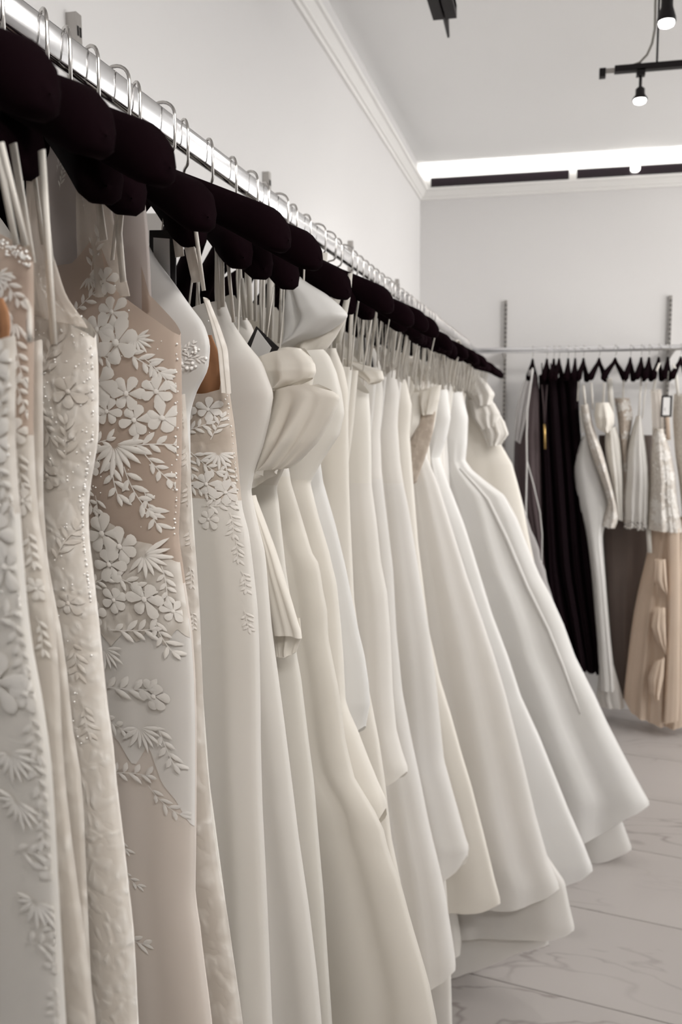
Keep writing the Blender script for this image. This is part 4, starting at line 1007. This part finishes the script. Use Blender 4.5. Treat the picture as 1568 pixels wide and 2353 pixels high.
fr, g = back('shade_panel', 'dark panel added for the deep shade below the short lace tops', 'evening dress', 5.02)  # added dark panel stands in for the deep shade behind the garments
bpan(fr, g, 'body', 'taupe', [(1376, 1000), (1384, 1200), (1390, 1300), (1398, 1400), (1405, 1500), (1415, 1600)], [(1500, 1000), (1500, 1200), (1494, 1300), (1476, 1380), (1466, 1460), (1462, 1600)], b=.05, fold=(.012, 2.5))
bhook(1450, 80, 'dark shade panel')
fr, g = back('wedding_gown', 'white satin gown with draped hip and slim train on the back rail', 'wedding dress', 4.84)
bpan(fr, g, 'skirt', 'white', [(1341, 1003), (1330, 1025), (1322, 1050), (1319, 1072), (1322, 1110), (1328, 1150), (1334, 1185), (1345, 1212), (1352, 1260), (1358, 1310), (1366, 1400), (1372, 1480), (1376, 1540), (1379, 1580)], [(1352, 1003), (1364, 1040), (1382, 1080), (1402, 1140), (1407, 1180), (1392, 1200), (1384, 1230), (1390, 1300), (1398, 1400), (1405, 1480), (1412, 1540), (1415, 1580)], b=.10, fold=(.010, 1.6), nz=44)
bpan(fr, g, 'train', 'tulle', [(1380, 1480), (1376, 1560), (1371, 1600), (1380, 1622)], [(1395, 1470), (1420, 1560), (1432, 1600), (1436, 1626)], off=.06, b=.05)
Tl, lo = bpan(fr, g, 'lace_bodice', 'lace', [(1334, 932), (1342, 985), (1358, 1040), (1384, 1110), (1398, 1160), (1385, 1185), (1382, 1205)], [(1352, 928), (1364, 980), (1386, 1040), (1402, 1100), (1417, 1160), (1424, 1195), (1412, 1212)], off=-.04, b=.08, fold=(.01, 2))
for i, (x, y) in enumerate([(1345, 960), (1362, 1020), (1382, 1070), (1400, 1130), (1408, 1180), (1395, 1198)]):
    s, z = fr.sz((x, y)); motif(Tl, 'flower', s, z, .024, i, lo, 1.0, 300 + i)
brib(fr, g, [(1345, 935), (1340, 885)], .014, -.08); brib(fr, g, [(1362, 940), (1358, 880)], .01, -.08)
bhook(1378, 76, 'white satin gown with draped hip')
fr, g = back('wedding_gown', 'satin gown with a wide folded cream collar on the back rail', 'wedding dress', 4.86)
bpan(fr, g, 'bodice', 'satin', [(1392, 985), (1390, 1020), (1393, 1060), (1400, 1100), (1406, 1150), (1416, 1190)], [(1416, 980), (1426, 1010), (1431, 1050), (1434, 1100), (1434, 1150), (1432, 1195)], b=.09)
bpan(fr, g, 'folded_collar', 'cream', [(1370, 925), (1366, 955), (1372, 984), (1390, 994)], [(1400, 925), (1412, 952), (1412, 975), (1398, 994)], off=-.09, b=.05, fold=(.012, 2))
brib(fr, g, [(1385, 940), (1388, 880)], .012, -.05); brib(fr, g, [(1405, 945), (1400, 870)], .03, -.04, mt='satin')
bhook(1415, 70, 'gown with the folded cream collar')
fr, g = back('wedding_gown', 'frilled tan and ivory lace gown between satin and fluffy white ones', 'wedding dress', 4.88)
Tl, lo = bpan(fr, g, 'body', 'lacetan', [(1412, 915), (1420, 960), (1424, 1000), (1428, 1040), (1430, 1100), (1425, 1150), (1428, 1195)], [(1446, 915), (1456, 955), (1450, 990), (1442, 1020), (1440, 1060), (1442, 1130), (1450, 1200)], b=.08)
for i, (x, y) in enumerate([(1425, 935), (1440, 930), (1445, 955), (1437, 1000), (1432, 1070), (1436, 1140), (1435, 1185)]):
    s, z = fr.sz((x, y)); motif(Tl, 'flower', s, z, .026, i, lo, 1.0, 320 + i)
brib(fr, g, [(1430, 920), (1432, 875)], .008, -.06)
bhook(1475, 80, 'frilled tan lace gown')
fr, g = back('feather_top', 'fluffy white feathered top hanging on the back rail', 'top', 4.84)
T, o = bpan(fr, g, 'body', 'tulle', [(1464, 955), (1452, 990), (1441, 1040), (1437, 1100), (1432, 1150), (1434, 1190)], [(1472, 955), (1482, 1010), (1489, 1060), (1493, 1120), (1492, 1170), (1490, 1200)], b=.10, fold=(.016, 4))
for i in range(12):
    x = 1438 + i * 4.4; s, z = fr.sz((x, 1192 + random.uniform(-4, 6))); motif(T, 'spray', s, z, .026, -1.57 + random.uniform(-.3, .3), o, 1.0, 340 + i, M['tulle'])
brib(fr, g, [(1466, 962), (1472, 870)], .008, -.05); brib(fr, g, [(1474, 962), (1484, 880)], .006, -.05)
bhook(1493, 80, 'fluffy white top')
fr, g = back('lace_top', 'beaded lace top thick with petals beside the swing tag', 'top', 4.82)
T, o = bpan(fr, g, 'body', 'lace', [(1502, 985), (1496, 1040), (1494, 1100), (1491, 1160), (1488, 1215)], [(1524, 985), (1542, 1040), (1552, 1090), (1556, 1150), (1566, 1200), (1570, 1222)], b=.10, fold=(.012, 3), nu=30)
bpan(fr, g, 'sheer_yoke', 'sheer', [(1496, 895), (1498, 940), (1500, 1000)], [(1520, 895), (1524, 940), (1528, 1000)], b=.05)
for i in range(26):
    x = random.uniform(1500, 1556); y = random.uniform(1000, 1218); s, z = fr.sz((x, y)); motif(T, 'flower', s, z, random.uniform(.018, .03), i, o, 1.0, 360 + i)
scatter(T, fr, (1498, 1000, 1556, 1215), 40, .004, o)
brib(fr, g, [(1500, 900), (1508, 850), (1514, 835)], .014, -.05, mt='satin'); brib(fr, g, [(1490, 1210), (1493, 1270)], .024, -.02, 'ribbon_end', 'satin')
bhook(1515, 78, 'beaded lace petal top')
fr, g = back('lace_top', 'sheer lace top cut off by the right edge', 'top', 4.85)
bpan(fr, g, 'body', 'lace', [(1550, 905), (1546, 960), (1552, 1040), (1562, 1110), (1570, 1200)], [(1600, 905), (1612, 1000), (1615, 1100), (1618, 1215)], b=.09)
brib(fr, g, [(1556, 910), (1550, 850), (1545, 838)], .016, -.05, mt='satin'); brib(fr, g, [(1533, 1010), (1530, 960), (1532, 955)], .022, -.07, mt='peach')
bhook(1536, 80, 'sheer lace top at the right edge'); bhook(1566, 72, 'peach chiffon gown')
fr, g = back('peach_gown', 'peach chiffon gown with cascading ruffles reaching the floor', 'evening dress', 4.87)
T, o = bpan(fr, g, 'skirt', 'peach', [(1505, 1190), (1494, 1230), (1486, 1280), (1472, 1335), (1458, 1400), (1448, 1470), (1440, 1540), (1434, 1598), (1434, 1625)], [(1600, 1190), (1602, 1400), (1606, 1500), (1612, 1660)], b=.10, fold=(.026, 5), nu=48, nz=44, bot=[(1432, 1602), (1450, 1632), (1470, 1642), (1490, 1650), (1520, 1660), (1545, 1664), (1612, 1650)])
bpan(fr, g, 'front_panel', 'peach', [(1536, 1215), (1535, 1400), (1530, 1550), (1525, 1662)], [(1562, 1215), (1563, 1400), (1562, 1600), (1560, 1656)], off=-.11, b=.02, fold=(.004, 1))
for i, (L_, R_) in enumerate([([(1506, 1285), (1502, 1330), (1514, 1352), (1531, 1366)], [(1530, 1285), (1533, 1330), (1535, 1368)]), ([(1504, 1395), (1496, 1440), (1510, 1474), (1528, 1502)], [(1529, 1395), (1531, 1450), (1532, 1505)]), ([(1504, 1520), (1489, 1558), (1493, 1592), (1506, 1612)], [(1528, 1510), (1526, 1555), (1515, 1606)])]):
    bpan(fr, g, 'ruffle', 'peach', L_, R_, off=-.13, b=.02, fold=(.012, 2), seed=60 + i)
fr = Frame(.3, 4.725, 0)
swing_tag(fr, [(1521, 909), (1546, 909), (1544, 958), (1518, 958)], 0.0, 'black bordered white tag hanging among the lace tops on the back rail', True, 0.12)
